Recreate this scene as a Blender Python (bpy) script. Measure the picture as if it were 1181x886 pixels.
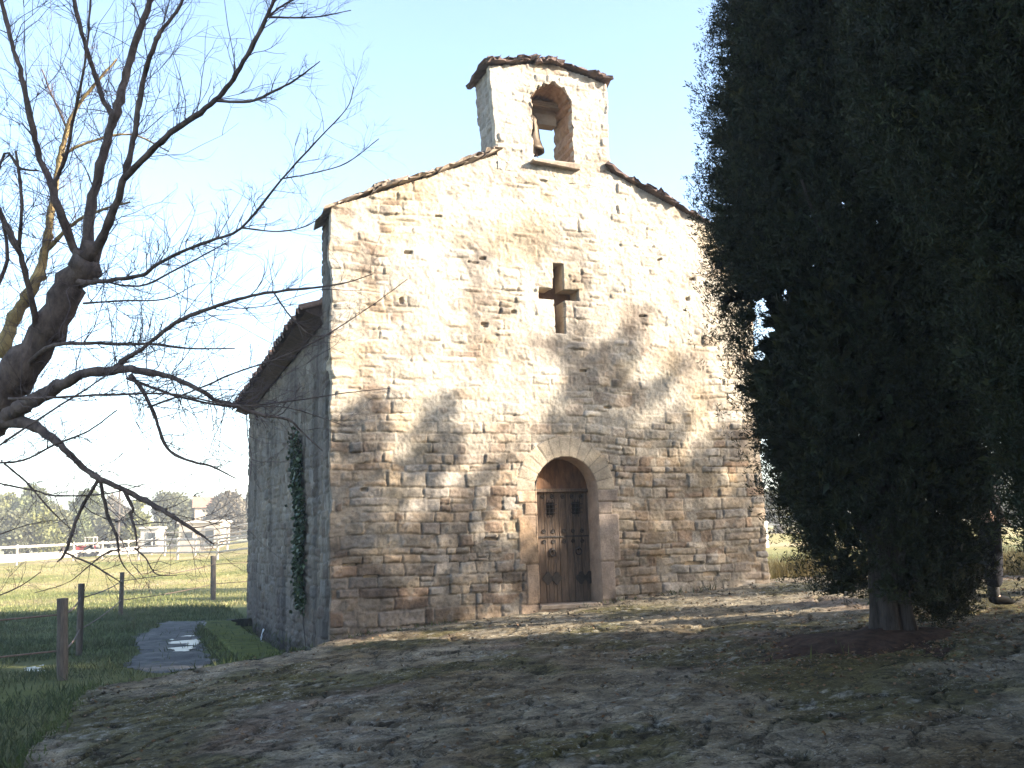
import bpy, math, random
import numpy as np
from mathutils import Vector, Matrix

for o in list(bpy.data.objects):
    bpy.data.objects.remove(o)
SC = bpy.context.scene
COL = SC.collection
rng = np.random.default_rng(7)
random.seed(7)

# ------------------------------------------------------------------ camera
CAM_C = np.array((-2.61, -13.57, 0.88))
YAW, PITCH, ROLL, FPX = 20.98, 9.27, 1.75, 1146.0
_y, _p, _r = np.radians([YAW, PITCH, ROLL])
_d0 = np.array([np.sin(_y), np.cos(_y), 0.0]); _r0 = np.array([np.cos(_y), -np.sin(_y), 0.0]); _k = np.array([0, 0, 1.0])
CAM_D = np.cos(_p) * _d0 + np.sin(_p) * _k
_u0 = -np.sin(_p) * _d0 + np.cos(_p) * _k
CAM_R = np.cos(_r) * _r0 - np.sin(_r) * _u0
CAM_U = np.cos(_r) * _u0 + np.sin(_r) * _r0
cam_data = bpy.data.cameras.new('camera')
cam = bpy.data.objects.new('camera', cam_data); COL.objects.link(cam)
cam_data.sensor_fit = 'HORIZONTAL'; cam_data.sensor_width = 36.0
cam_data.lens = 36.0 * FPX / 1181.0
cam_data.clip_start = 0.05; cam_data.clip_end = 3000
M4 = Matrix.Identity(4)
for i in range(3):
    M4[i][0] = CAM_R[i]; M4[i][1] = CAM_U[i]; M4[i][2] = -CAM_D[i]; M4[i][3] = CAM_C[i]
cam.matrix_world = M4
SC.camera = cam


def ray(x, y):
    return CAM_D + CAM_R * (x - 590.5) / FPX - CAM_U * (y - 443.0) / FPX
def ony(x, y, Y):
    v = ray(x, y); return CAM_C + v * (Y - CAM_C[1]) / v[1]
def onx(x, y, X):
    v = ray(x, y); return CAM_C + v * (X - CAM_C[0]) / v[0]
def ond(x, y, d):
    return CAM_C + ray(x, y) * d

# ------------------------------------------------------------------ world and sun
SUN_AZ = 53.0      # degrees to the right of the facade's outward normal
SUN_EL = 25.0
SUN = np.array([math.sin(math.radians(SUN_AZ)) * math.cos(math.radians(SUN_EL)),
                -math.cos(math.radians(SUN_AZ)) * math.cos(math.radians(SUN_EL)),
                math.sin(math.radians(SUN_EL))])
W = bpy.data.worlds.new('World'); SC.world = W; W.use_nodes = True
nt = W.node_tree; nt.nodes.clear()
sky = nt.nodes.new('ShaderNodeTexSky'); sky.sky_type = 'NISHITA'; sky.sun_disc = False
sky.sun_elevation = math.radians(SUN_EL)
sky.sun_rotation = math.atan2(SUN[0], SUN[1])
sky.air_density = 1.0; sky.dust_density = 1.2; sky.ozone_density = 1.0
bg = nt.nodes.new('ShaderNodeBackground'); bg.inputs['Strength'].default_value = 0.13
wo = nt.nodes.new('ShaderNodeOutputWorld')
nt.links.new(sky.outputs[0], bg.inputs[0]); nt.links.new(bg.outputs[0], wo.inputs[0])

sd = bpy.data.lights.new('sun', 'SUN'); sd.energy = 5.0; sd.angle = math.radians(0.53); sd.color = (1.0, 0.89, 0.74)
so = bpy.data.objects.new('sun', sd); COL.objects.link(so)
so.rotation_euler = Vector(SUN).to_track_quat('Z', 'Y').to_euler()
so.location = (20, -20, 30)
SC.view_settings.view_transform = 'Standard'; SC.view_settings.look = 'None'
SC.view_settings.gamma = 1.0; SC.view_settings.use_curve_mapping = False
SC.view_settings.exposure = 2.1
SC.render.engine = 'CYCLES'

# ------------------------------------------------------------------ noise helpers
def _lattice(seed, n=256):
    return np.random.default_rng(seed).random((n, n))
_lat = {}
def vnoise(x, y, seed=0):
    if seed not in _lat: _lat[seed] = _lattice(seed)
    L = _lat[seed]; n = L.shape[0]
    xi = np.floor(x).astype(int); yi = np.floor(y).astype(int)
    fx = x - xi; fy = y - yi
    fx = fx * fx * (3 - 2 * fx); fy = fy * fy * (3 - 2 * fy)
    a = L[xi % n, yi % n]; b = L[(xi + 1) % n, yi % n]; c = L[xi % n, (yi + 1) % n]; d = L[(xi + 1) % n, (yi + 1) % n]
    return (a * (1 - fx) + b * fx) * (1 - fy) + (c * (1 - fx) + d * fx) * fy
def fbm(x, y, seed=0, oct=4, gain=0.5):
    x = np.asarray(x, float); y = np.asarray(y, float)
    s = 0.0; a = 1.0; t = 0.0
    for k in range(oct):
        s = s + a * vnoise(x * 2 ** k + 17.3 * k, y * 2 ** k + 9.1 * k, seed + k); t += a; a *= gain
    return s / t - 0.5
def sstep(a, b, x):
    t = np.clip((x - a) / (b - a), 0, 1); return t * t * (3 - 2 * t)
def lerp(a, b, t): return a + (b - a) * t

# ------------------------------------------------------------------ object helpers
def thing(name, label, cat, loc=(0, 0, 0), group=None):
    o = bpy.data.objects.new(name, None); COL.objects.link(o)
    o.location = loc; o.empty_display_size = 0.3
    o['label'] = label; o['category'] = cat
    if group: o['group'] = group
    return o
def tag(o, label=None, cat=None, group=None, kind=None):
    if label: o['label'] = label
    if cat: o['category'] = cat
    if group: o['group'] = group
    if kind: o['kind'] = kind
    return o
def root_loc(o):
    while o.parent is not None: o = o.parent
    return np.array(o.location)
def mesh(name, V, F, mat, parent=None, cols=None, smooth=False, loc=None, fcol=None):
    """V world coordinates; F list of faces or an int array; links ONE mesh object"""
    V = np.asarray(V, float)
    base = np.zeros(3)
    if parent is not None: base = root_loc(parent)
    elif loc is not None: base = np.array(loc, float)
    me = bpy.data.meshes.new(name)
    if isinstance(F, np.ndarray) and F.ndim == 2:
        k = F.shape[1]
        me.vertices.add(len(V)); me.vertices.foreach_set('co', (V - base).astype(np.float32).ravel())
        me.loops.add(F.size); me.loops.foreach_set('vertex_index', F.astype(np.int32).ravel())
        me.polygons.add(len(F)); me.polygons.foreach_set('loop_start', np.arange(0, F.size, k, dtype=np.int32))
        me.polygons.foreach_set('loop_total', np.full(len(F), k, dtype=np.int32))
        me.update(calc_edges=True)
    else:
        me.from_pydata([tuple(v) for v in (V - base)], [], [tuple(int(i) for i in f) for f in F])
    me.validate()
    if cols is not None:
        ca = me.color_attributes.new('Col', 'FLOAT_COLOR', 'POINT')
        c4 = np.ones((len(V), 4), np.float32); c4[:, :3] = cols
        ca.data.foreach_set('color', c4.ravel())
    if smooth:
        me.polygons.foreach_set('use_smooth', np.ones(len(me.polygons), dtype=bool))
    me.materials.append(mat)
    o = bpy.data.objects.new(name, me); COL.objects.link(o)
    if parent is not None: o.parent = parent
    elif loc is not None: o.location = loc
    return o

class MB:
    def __init__(s): s.V = []; s.F = []
    def add(s, V, F):
        b = len(s.V); s.V += [tuple(v) for v in V]; s.F += [tuple(i + b for i in f) for f in F]
    def box(s, c, size, rot=None, jit=0.0):
        c = np.array(c, float); h = np.array(size, float) / 2
        P = np.array([[sx, sy, sz] for sx in (-1, 1) for sy in (-1, 1) for sz in (-1, 1)]) * h
        if jit: P = P + np.random.default_rng(random.randrange(10**9)).normal(0, jit, P.shape)
        if rot is not None: P = P @ np.array(rot).T
        s.add(P + c, [(0, 1, 3, 2), (4, 6, 7, 5), (0, 4, 5, 1), (2, 3, 7, 6), (0, 2, 6, 4), (1, 5, 7, 3)])
    def tube(s, pts, rad, n=6, cap=True):
        pts = np.asarray(pts, float)
        if np.isscalar(rad): rad = [rad] * len(pts)
        T = np.gradient(pts, axis=0); T /= np.linalg.norm(T, axis=1)[:, None] + 1e-9
        ref = np.array([0, 0, 1.0]) if abs(T[0][2]) < 0.9 else np.array([1.0, 0, 0])
        V = []
        for p, t, r in zip(pts, T, rad):
            a = np.cross(t, ref); a /= np.linalg.norm(a) + 1e-9; b = np.cross(t, a)
            ref = np.cross(a, t) * 1.0
            for k in range(n):
                an = 2 * math.pi * k / n
                V.append(p + r * (math.cos(an) * a + math.sin(an) * b))
        F = []
        m = len(pts)
        for i in range(m - 1):
            for k in range(n):
                F.append((i * n + k, i * n + (k + 1) % n, (i + 1) * n + (k + 1) % n, (i + 1) * n + k))
        if cap:
            F.append(tuple(range(n - 1, -1, -1))); F.append(tuple((m - 1) * n + k for k in range(n)))
        s.add(V, F)
    def lathe(s, prof, c, n=20):
        V = []; m = len(prof)
        for r, z in prof:
            for k in range(n):
                a = 2 * math.pi * k / n
                V.append((c[0] + r * math.cos(a), c[1] + r * math.sin(a), c[2] + z))
        F = [(i * n + k, i * n + (k + 1) % n, (i + 1) * n + (k + 1) % n, (i + 1) * n + k) for i in range(m - 1) for k in range(n)]
        s.add(V, F)
    def disc(s, c, rx, rz, depth, n=20, wob=0, lobes=0):
        # flat plate in the xz plane facing -y
        V = []
        for yy in (c[1], c[1] - depth):
            for k in range(n):
                a = 2 * math.pi * k / n
                q = 1 + wob * math.cos(lobes * a)
                V.append((c[0] + rx * q * math.cos(a), yy, c[2] + rz * q * math.sin(a)))
        F = [(k, (k + 1) % n, n + (k + 1) % n, n + k) for k in range(n)]
        F.append(tuple(range(n - 1, -1, -1))); F.append(tuple(range(n, 2 * n)))
        s.add(V, F)
    def torus(s, c, R, r, n=18, m=6):
        V = []
        for i in range(n):
            a = 2 * math.pi * i / n
            for j in range(m):
                b = 2 * math.pi * j / m
                q = R + r * math.cos(b)
                V.append((c[0] + q * math.cos(a), c[1] + r * math.sin(b), c[2] + q * math.sin(a)))
        F = [(i * m + j, i * m + (j + 1) % m, ((i + 1) % n) * m + (j + 1) % m, ((i + 1) % n) * m + j) for i in range(n) for j in range(m)]
        s.add(V, F)
    def build(s, name, mat, parent=None, bevel=0.0, smooth=False, loc=None):
        o = mesh(name, np.array(s.V), s.F, mat, parent, smooth=smooth, loc=loc)
        if bevel:
            b = o.modifiers.new('bevel', 'BEVEL'); b.width = bevel; b.segments = 2; b.limit_method = 'ANGLE'
        return o

# ------------------------------------------------------------------ materials
def newmat(name, rough=0.85, spec=0.3):
    m = bpy.data.materials.new(name); m.use_nodes = True
    n = m.node_tree.nodes; b = n['Principled BSDF']
    b.inputs['Roughness'].default_value = rough
    b.inputs['Specular IOR Level'].default_value = spec
    return m, m.node_tree, b
def N(t, typ, **kw):
    n = t.nodes.new(typ)
    for k, v in kw.items(): setattr(n, k, v)
    return n
def noise_node(t, scale, detail=6, rough=0.6, dist=0.0, vec=None):
    n = N(t, 'ShaderNodeTexNoise'); n.inputs['Scale'].default_value = scale; n.inputs['Detail'].default_value = detail
    n.inputs['Roughness'].default_value = rough; n.inputs['Distortion'].default_value = dist
    if vec is None:
        tc = N(t, 'ShaderNodeTexCoord'); vec = tc.outputs['Object']
    t.links.new(vec, n.inputs['Vector']); return n
def ramp(t, src, stops):
    r = N(t, 'ShaderNodeValToRGB'); e = r.color_ramp.elements
    while len(e) > 1: e.remove(e[-1])
    e[0].position = stops[0][0]; e[0].color = (*stops[0][1], 1)
    for p, c in stops[1:]:
        q = e.new(p); q.color = (*c, 1)
    t.links.new(src, r.inputs[0]); return r
def mixc(t, fac, a, b, mode='MIX'):
    m = N(t, 'ShaderNodeMix', data_type='RGBA', blend_type=mode)
    for sock, v in ((m.inputs[0], fac), (m.inputs[6], a), (m.inputs[7], b)):
        if hasattr(v, 'links'): t.links.new(v, sock)
        elif isinstance(v, (int, float)): sock.default_value = v
        else: sock.default_value = (*v, 1)
    return m.outputs[2]
def bump(t, b, src, strength, dist):
    n = N(t, 'ShaderNodeBump'); n.inputs['Strength'].default_value = strength; n.inputs['Distance'].default_value = dist
    t.links.new(src, n.inputs['Height']); t.links.new(n.outputs[0], b.inputs['Normal'])

def col_mat(name, sc1=9, sc2=60, amt=0.35, bd=0.012, rough=0.92, spec=0.15):
    """colour attribute varied by two scales of noise, with fine bump"""
    m, t, b = newmat(name, rough, spec)
    a = N(t, 'ShaderNodeAttribute', attribute_name='Col')
    n1 = noise_node(t, sc1, 8, 0.65); n2 = noise_node(t, sc2, 6, 0.7)
    r1 = ramp(t, n1.outputs['Fac'], [(0.25, (1 - amt,) * 3), (0.75, (1 + amt * 0.6,) * 3)])
    r2 = ramp(t, n2.outputs['Fac'], [(0.25, (1 - amt,) * 3), (0.75, (1 + amt * 0.6,) * 3)])
    c = mixc(t, 1.0, a.outputs['Color'], r1.outputs[0], 'MULTIPLY')
    c = mixc(t, 1.0, c, r2.outputs[0], 'MULTIPLY')
    t.links.new(c, b.inputs['Base Color'])
    n3 = noise_node(t, sc2 * 0.7, 10, 0.75)
    bump(t, b, n3.outputs['Fac'], 0.9, bd)
    return m
def plain_mat(name, c1, c2, scale=12, rough=0.8, bd=0.004, spec=0.3, metal=0.0, stretch=None):
    m, t, b = newmat(name, rough, spec)
    tc = N(t, 'ShaderNodeTexCoord'); vec = tc.outputs['Object']
    if stretch:
        mp = N(t, 'ShaderNodeMapping'); mp.inputs['Scale'].default_value = stretch; t.links.new(vec, mp.inputs[0]); vec = mp.outputs[0]
    n1 = noise_node(t, scale, 8, 0.65, 0.0, vec)
    r = ramp(t, n1.outputs['Fac'], [(0.3, c1), (0.7, c2)])
    t.links.new(r.outputs[0], b.inputs['Base Color'])
    b.inputs['Metallic'].default_value = metal
    n2 = noise_node(t, scale * 4, 6, 0.6, 0.0, vec); bump(t, b, n2.outputs['Fac'], 0.7, bd)
    return m
def leaf_mat(name, rough=0.6, trans=0.0):
    m, t, b = newmat(name, rough, 0.25)
    a = N(t, 'ShaderNodeAttribute', attribute_name='Col')
    t.links.new(a.outputs['Color'], b.inputs['Base Color'])
    if trans:
        tr = N(t, 'ShaderNodeBsdfTranslucent'); t.links.new(a.outputs['Color'], tr.inputs['Color'])
        mx = N(t, 'ShaderNodeMixShader'); mx.inputs[0].default_value = trans
        out = t.nodes['Material Output']
        t.links.new(b.outputs[0], mx.inputs[1]); t.links.new(tr.outputs[0], mx.inputs[2]); t.links.new(mx.outputs[0], out.inputs[0])
    return m

M = {}
M['stone'] = col_mat('rubble_stone', 7, 45, 0.30, 0.012)
M['rock'] = col_mat('paving_rock', 6, 42, 0.6, 0.035, 0.9, 0.15)
t = M['rock'].node_tree; b = t.nodes['Principled BSDF']; src = b.inputs['Base Color'].links[0].from_socket
n1 = noise_node(t, 26, 5, 0.75); n2 = noise_node(t, 1.4, 5, 0.6); n3 = noise_node(t, 70, 3, 0.6)
lm_ = N(t, 'ShaderNodeMath', operation='MULTIPLY'); r1 = ramp(t, n1.outputs['Fac'], [(0.56, (0, 0, 0)), (0.64, (1, 1, 1))]); r2 = ramp(t, n2.outputs['Fac'], [(0.42, (0.1,) * 3), (0.62, (1, 1, 1))])
t.links.new(r1.outputs[0], lm_.inputs[0]); t.links.new(r2.outputs[0], lm_.inputs[1])
c = mixc(t, lm_.outputs[0], src, (0.30, 0.285, 0.25))
n4 = noise_node(t, 2.6, 7, 0.62, 0.6); ab = N(t, 'ShaderNodeMath', operation='SUBTRACT'); ab.inputs[1].default_value = 0.5; t.links.new(n4.outputs['Fac'], ab.inputs[0])
ab2 = N(t, 'ShaderNodeMath', operation='ABSOLUTE'); t.links.new(ab.outputs[0], ab2.inputs[0])
rc_ = ramp(t, ab2.outputs[0], [(0.0, (0.30,) * 3), (0.010, (0.55,) * 3), (0.022, (1.0,) * 3)]); c = mixc(t, 1.0, c, rc_.outputs[0], 'MULTIPLY')
n5 = noise_node(t, 3.5, 6, 0.65); rd_ = ramp(t, n5.outputs['Fac'], [(0.36, (0.55, 0.52, 0.48)), (0.5, (1, 1, 1)), (0.66, (1.45, 1.40, 1.30))]); c = mixc(t, 1.0, c, rd_.outputs[0], 'MULTIPLY')
r3 = ramp(t, n3.outputs['Fac'], [(0.32, (0.6,) * 3), (0.5, (1.08,) * 3)]); c = mixc(t, 1.0, c, r3.outputs[0], 'MULTIPLY')
t.links.new(c, b.inputs['Base Color'])
M['slab'] = plain_mat('coping_slab', (0.15, 0.115, 0.09), (0.40, 0.33, 0.26), 7, 0.9, 0.012, 0.2)
M['slab_dark'] = plain_mat('belfry_slab', (0.055, 0.040, 0.036), (0.17, 0.12, 0.10), 7, 0.9, 0.012, 0.2)
M['wood'] = plain_mat('door_wood', (0.030, 0.022, 0.018), (0.165, 0.115, 0.08), 6, 0.75, 0.006, 0.3, 0, (9, 9, 0.8))
M['tymp'] = plain_mat('rust_panel', (0.06, 0.032, 0.02), (0.20, 0.105, 0.055), 6, 0.75, 0.004, 0.3, 0, (3, 3, 0.8))
M['iron'] = plain_mat('wrought_iron', (0.018, 0.017, 0.017), (0.06, 0.05, 0.045), 30, 0.6, 0.002, 0.4, 0.5)
M['bronze'] = plain_mat('bell_bronze', (0.045, 0.032, 0.022), (0.10, 0.075, 0.05), 20, 0.55, 0.002, 0.5, 0.6)
M['timber'] = plain_mat('old_timber', (0.13, 0.095, 0.065), (0.33, 0.26, 0.19), 9, 0.85, 0.006, 0.2, 0, (1, 6, 6))
M['post'] = plain_mat('post_wood', (0.05, 0.043, 0.038), (0.15, 0.125, 0.105), 10, 0.9, 0.008, 0.2, 0, (7, 7, 0.7))
M['tile'] = col_mat('roof_tile', 6, 40, 0.35, 0.008)
M['bark'] = plain_mat('pale_bark', (0.05, 0.037, 0.034), (0.22, 0.165, 0.14), 14, 0.9, 0.012, 0.2, 0, (1, 1, 0.6))
M['twig'] = plain_mat('twig_bark', (0.07, 0.052, 0.054), (0.17, 0.13, 0.125), 10, 0.85, 0.003, 0.2)
M['cbark'] = plain_mat('cypress_bark', (0.028, 0.023, 0.021), (0.095, 0.08, 0.072), 7, 0.95, 0.02, 0.15, 0, (6, 6, 0.5))
M['leaf'] = leaf_mat('cypress_leaf', 0.7, 0.15)
M['ivy'] = leaf_mat('ivy_leaf', 0.4, 0.1)
M['grass'] = leaf_mat('grass_blade', 0.6, 0.25)
M['white'] = plain_mat('white_paint', (0.40, 0.36, 0.31), (0.56, 0.51, 0.45), 4, 0.6, 0.002)
M['cream'] = plain_mat('cream_render', (0.38, 0.32, 0.25), (0.50, 0.43, 0.34), 1.5, 0.85, 0.004)
M['rail'] = plain_mat('weathered_rail', (0.30, 0.25, 0.20), (0.52, 0.46, 0.40), 3, 0.85, 0.004)
M['red'] = plain_mat('red_paint', (0.36, 0.035, 0.03), (0.48, 0.06, 0.045), 5, 0.45, 0.001, 0.5)
M['rubber'] = plain_mat('dark_rubber', (0.015, 0.015, 0.017), (0.04, 0.04, 0.042), 12, 0.8, 0.003)
M['roofred'] = plain_mat('clay_roof', (0.25, 0.13, 0.085), (0.40, 0.22, 0.15), 3, 0.9, 0.01)
M['glass'] = plain_mat('dark_glass', (0.02, 0.025, 0.03), (0.04, 0.045, 0.05), 2, 0.15, 0.0, 0.6)
M['cloth'] = plain_mat('dark_trousers', (0.012, 0.012, 0.016), (0.03, 0.03, 0.036), 12, 0.95, 0.004, 0.1)
M['jacket'] = plain_mat('dark_jacket', (0.02, 0.02, 0.024), (0.045, 0.043, 0.045), 9, 0.9, 0.004, 0.15)
M['skin'] = plain_mat('skin', (0.42, 0.27, 0.20), (0.52, 0.35, 0.27), 6, 0.6, 0.001)
M['hair'] = plain_mat('hair', (0.02, 0.014, 0.01), (0.05, 0.035, 0.025), 30, 0.7, 0.004)
M['leather'] = plain_mat('black_leather', (0.008, 0.007, 0.007), (0.018, 0.017, 0.016), 15, 0.8, 0.002, 0.1)
M['sock'] = plain_mat('grey_sock', (0.035, 0.034, 0.033), (0.06, 0.058, 0.056), 30, 0.95, 0.002, 0.1)
M['pvc'] = plain_mat('white_plastic', (0.68, 0.68, 0.68), (0.78, 0.78, 0.78), 3, 0.4, 0.0)
M['moss'] = plain_mat('moss', (0.035, 0.05, 0.012), (0.115, 0.125, 0.02), 4, 0.95, 0.02, 0.1)
M['conc'] = plain_mat('old_concrete', (0.13, 0.13, 0.12), (0.24, 0.235, 0.22), 5, 0.9, 0.008)
M['pit'] = plain_mat('wet_earth', (0.012, 0.012, 0.01), (0.03, 0.028, 0.022), 6, 0.8, 0.01)
M['soil'] = plain_mat('needle_litter', (0.016, 0.011, 0.008), (0.075, 0.045, 0.034), 9, 0.95, 0.02, 0.1)
M['wire'] = plain_mat('rusty_wire', (0.07, 0.045, 0.035), (0.16, 0.11, 0.085), 20, 0.8, 0.001)

# ground of grass and earth: greener and drier patches
m, t, b = newmat('field_ground', 0.95, 0.1)
n1 = noise_node(t, 0.10, 8, 0.6); n2 = noise_node(t, 1.3, 8, 0.7); n3 = noise_node(t, 16, 6, 0.7)
c1 = ramp(t, n1.outputs['Fac'], [(0.40, (0.17, 0.175, 0.05)), (0.50, (0.29, 0.25, 0.10)), (0.62, (0.42, 0.32, 0.19))])
c2 = ramp(t, n2.outputs['Fac'], [(0.3, (0.65, 0.7, 0.6)), (0.7, (1.2, 1.15, 1.05))])
c3 = ramp(t, n3.outputs['Fac'], [(0.3, (0.6,) * 3), (0.7, (1.25,) * 3)])
c = mixc(t, 1.0, c1.outputs[0], c2.outputs[0], 'MULTIPLY'); c = mixc(t, 1.0, c, c3.outputs[0], 'MULTIPLY')
# distance along the field (object y): greener close by, straw beyond
tc = N(t, 'ShaderNodeTexCoord'); sx = N(t, 'ShaderNodeSeparateXYZ'); t.links.new(tc.outputs['Object'], sx.inputs[0])
mr = N(t, 'ShaderNodeMapRange'); mr.inputs[1].default_value = 18; mr.inputs[2].default_value = 34; t.links.new(sx.outputs[1], mr.inputs[0])
c = mixc(t, mr.outputs[0], mixc(t, 0.75, c, (0.050, 0.075, 0.022)), c)
t.links.new(c, b.inputs['Base Color']); bump(t, b, n3.outputs['Fac'], 1.0, 0.06)
M['ground'] = m

# muddy path and its water film
m, t, b = newmat('mud_path', 0.75, 0.25)
n1 = noise_node(t, 3, 8, 0.65)
c1 = ramp(t, n1.outputs['Fac'], [(0.35, (0.02, 0.02, 0.022)), (0.52, (0.055, 0.053, 0.052)), (0.68, (0.11, 0.10, 0.09))]); t.links.new(c1.outputs[0], b.inputs['Base Color'])
n2 = noise_node(t, 18, 6, 0.7); bump(t, b, n2.outputs['Fac'], 0.8, 0.02); M['mud'] = m
m, t, b = newmat('puddle_water', 0.28, 0.15)
b.inputs['Base Color'].default_value = (0.02, 0.022, 0.024, 1)
n2 = noise_node(t, 16, 4, 0.6); bump(t, b, n2.outputs['Fac'], 0.25, 0.02); M['water'] = m

# ------------------------------------------------------------------ heights
def terr(x, y):
    return -0.25 + 0.068 * np.clip(x, -5, 8.5) + 0.021 * np.clip(y, -16, 2)
TPOLY = np.array([(0.4, 0.35), (-0.25, -0.35), (-0.5, -0.84), (-2.98, -1.36), (-3.2, -3.8), (-3.32, -5.3), (-3.7, -8), (-4.8, -20),
                  (13, -20), (13, -7), (9.2, -3.2), (7.9, -0.45), (7.3, 0.35)])
def inpoly(x, y, P):
    r = np.zeros(x.shape, bool); j = len(P) - 1
    for i in range(len(P)):
        xi, yi = P[i]; xj, yj = P[j]
        c = ((yi > y) != (yj > y)) & (x < (xj - xi) * (y - yi) / (yj - yi + 1e-12) + xi)
        r ^= c; j = i
    return r
def ground_h(x, y):
    base = lerp(-0.6, 0.12, sstep(3.0, 8.5, x + 0.02 * y))
    yy = np.maximum(y, 0)
    rise = 0.028 * np.maximum(0, yy - 22) * sstep(20, 60, yy)
    rise = 2.6 * np.tanh(rise / 2.2)
    rise = rise * lerp(0.85, 1.15, sstep(-50, 20, x))
    far = 5 * sstep(160, 500, np.hypot(x, y))
    h = base + rise + far
    h = np.minimum(h, np.where(y < 1.0, terr(x, y) - 0.10 - 0.03 * sstep(-2, -5, x), 1e3))
    h = np.where((x > 8) & (y < 1), np.maximum(h, terr(x, y) - 0.06), h)
    return h + 0.04 * fbm(x * 0.8, y * 0.8, 31, 3) * 2 * sstep(0, 4, np.abs(x) + np.abs(y))

def axis(lo, hi, fine_lo, fine_hi, step, growth=1.16):
    a = list(np.arange(fine_lo, fine_hi + 1e-6, step))
    s = step; v = fine_hi
    while v < hi: s *= growth; v += s; a.append(v)
    s = step; v = fine_lo; pre = []
    while v > lo: s *= growth; v -= s; pre.append(v)
    return np.array(pre[::-1] + a)
def grid_faces(nx, ny):
    i = np.arange(nx - 1)[:, None]; j = np.arange(ny - 1)[None, :]
    a = i * ny + j
    return np.stack([a, a + ny, a + ny + 1, a + 1], -1).reshape(-1, 4)

ax = axis(-700, 700, -9, 13, 0.22); ay = axis(-120, 900, -8, 34, 0.25)
X, Y = np.meshgrid(ax, ay, indexing='ij')
Z = ground_h(X, Y)
# lower strip (drain trench) beside the north wall
tr = (X > -0.52) & (X < 0.1) & (Y > 0.6) & (Y < 10.4)
Z = np.where(tr, Z - 0.28, Z)
g = mesh('ground', np.stack([X, Y, Z], -1).reshape(-1, 3), grid_faces(len(ax), len(ay)), M['ground'], smooth=True)
tag(g, kind='structure')

# ------------------------------------------------------------------ terrace of worn rock and flagstones
def voronoi(x, y, cell, seed):
    r = np.random.default_rng(seed).random((64, 64, 3))
    xi = np.floor(x / cell).astype(int); yi = np.floor(y / cell).astype(int)
    d1 = np.full(x.shape, 9e9); d2 = d1.copy(); idr = np.zeros(x.shape)
    for a in (-1, 0, 1):
        for c in (-1, 0, 1):
            q = r[(xi + a) % 64, (yi + c) % 64]
            px = (xi + a + 0.1 + 0.8 * q[..., 0]) * cell; py = (yi + c + 0.1 + 0.8 * q[..., 1]) * cell
            d = np.hypot(x - px, y - py)
            n = d < d1
            d2 = np.where(n, d1, np.minimum(d2, d)); idr = np.where(n, q[..., 2], idr); d1 = np.where(n, d, d1)
    return d2 - d1, idr
st = 0.032
ax = np.arange(-4.8, 10.5, st); ay = np.concatenate([np.arange(-16, -10.5, 0.12), np.arange(-10.5, 0.4, st)])
X, Y = np.meshgrid(ax, ay, indexing='ij')
wx = X + 0.34 * fbm(X * 1.3, Y * 1.3, 51, 5) * 2; wy = Y + 0.34 * fbm(X * 1.3 + 40, Y * 1.3, 55, 5) * 2
e, idr = voronoi(wx * 0.8, wy * 1.3, 0.75, 3)
e2, idr2 = voronoi(wx * 1.0 + 5, wy * 1.4 + 3, 0.33, 4)
flag = np.clip(sstep(-0.10, 0.06, fbm(X * 0.5, Y * 0.5, 61, 4)) + 0.6 * sstep(1.5, 4.5, X) * sstep(-6.5, -3, Y), 0, 1)
jn = lerp(1, sstep(0.0, 0.045, e + 0.03 * fbm(X * 7, Y * 7, 63, 3)), flag); jn2 = lerp(1, sstep(0.0, 0.03, e2), 0.6 * sstep(0.0, 0.15, fbm(X * 0.8 + 3, Y * 0.8, 65, 4)))
ridge = 1 - np.abs(fbm(X * 1.4 + 3, Y * 2.6, 69, 5)) * 4
hs = 0.040 * (jn - 1) + 0.012 * (jn2 - 1) + (idr - 0.5) * 0.02 * flag + 0.05 * fbm(X * 1.6, Y * 1.6, 71, 6) + 0.022 * fbm(X * 8, Y * 8, 77, 4) + 0.010 * fbm(X * 22, Y * 22, 79, 2) - 0.02 * sstep(0.75, 1.0, ridge)
hs = hs + 0.05 * np.round(fbm(X * 0.55 + 7, Y * 0.9, 81, 5) * 6) / 6
Z = terr(X, Y) + hs
wob = 0.10 * fbm(X * 3, Y * 3, 91, 4) * 2
keep = inpoly(X + wob, Y + wob * 0.8, TPOLY)
base1 = np.array([0.145, 0.105, 0.054]); base2 = np.array([0.235, 0.200, 0.142]); moss = np.array([0.070, 0.064, 0.014]); lich = np.array([0.30, 0.285, 0.24]); red = np.array([0.155, 0.098, 0.075])
c = lerp(base1, base2, np.clip(0.35 + 0.3 * idr * flag + 2.0 * fbm(X * 1.1, Y * 1.1, 101, 6) + 0.30 * sstep(-5, -1, Y) + 0.3 * sstep(1.0, 4.5, X) * sstep(-6, -3, Y), 0, 1)[..., None])
rc = np.exp(-((X - 3.4) ** 2 / 1.6 + (Y + 5.0) ** 2 / 0.9)) + 0.5 * sstep(0.1, 0.25, fbm(X * 0.7 + 9, Y * 0.7, 107, 3))
c = lerp(c, red, np.clip(rc, 0, 0.8)[..., None])
mo = sstep(0.02, 0.16, fbm(X * 0.8, Y * 0.8, 111, 5) + 0.10 * np.exp(-((X - 2.2) ** 2 / 4 + (Y + 5.6) ** 2 / 2.5)) + 0.05) * 0.75
mo = np.maximum(mo, 0.8 * (1 - jn) * sstep(-0.1, 0.1, fbm(X * 1.2, Y * 1.2, 117, 3)))
c = lerp(c, moss, mo[..., None])
li = sstep(0.13, 0.20, fbm(X * 13, Y * 13, 121, 4)) * sstep(-0.06, 0.10, fbm(X * 0.9, Y * 0.9, 127, 4))
c = lerp(c, lich, (0.75 * li)[..., None])
c = c * (1 - 0.6 * (1 - jn))[..., None]
F = grid_faces(len(ax), len(ay))
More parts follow.
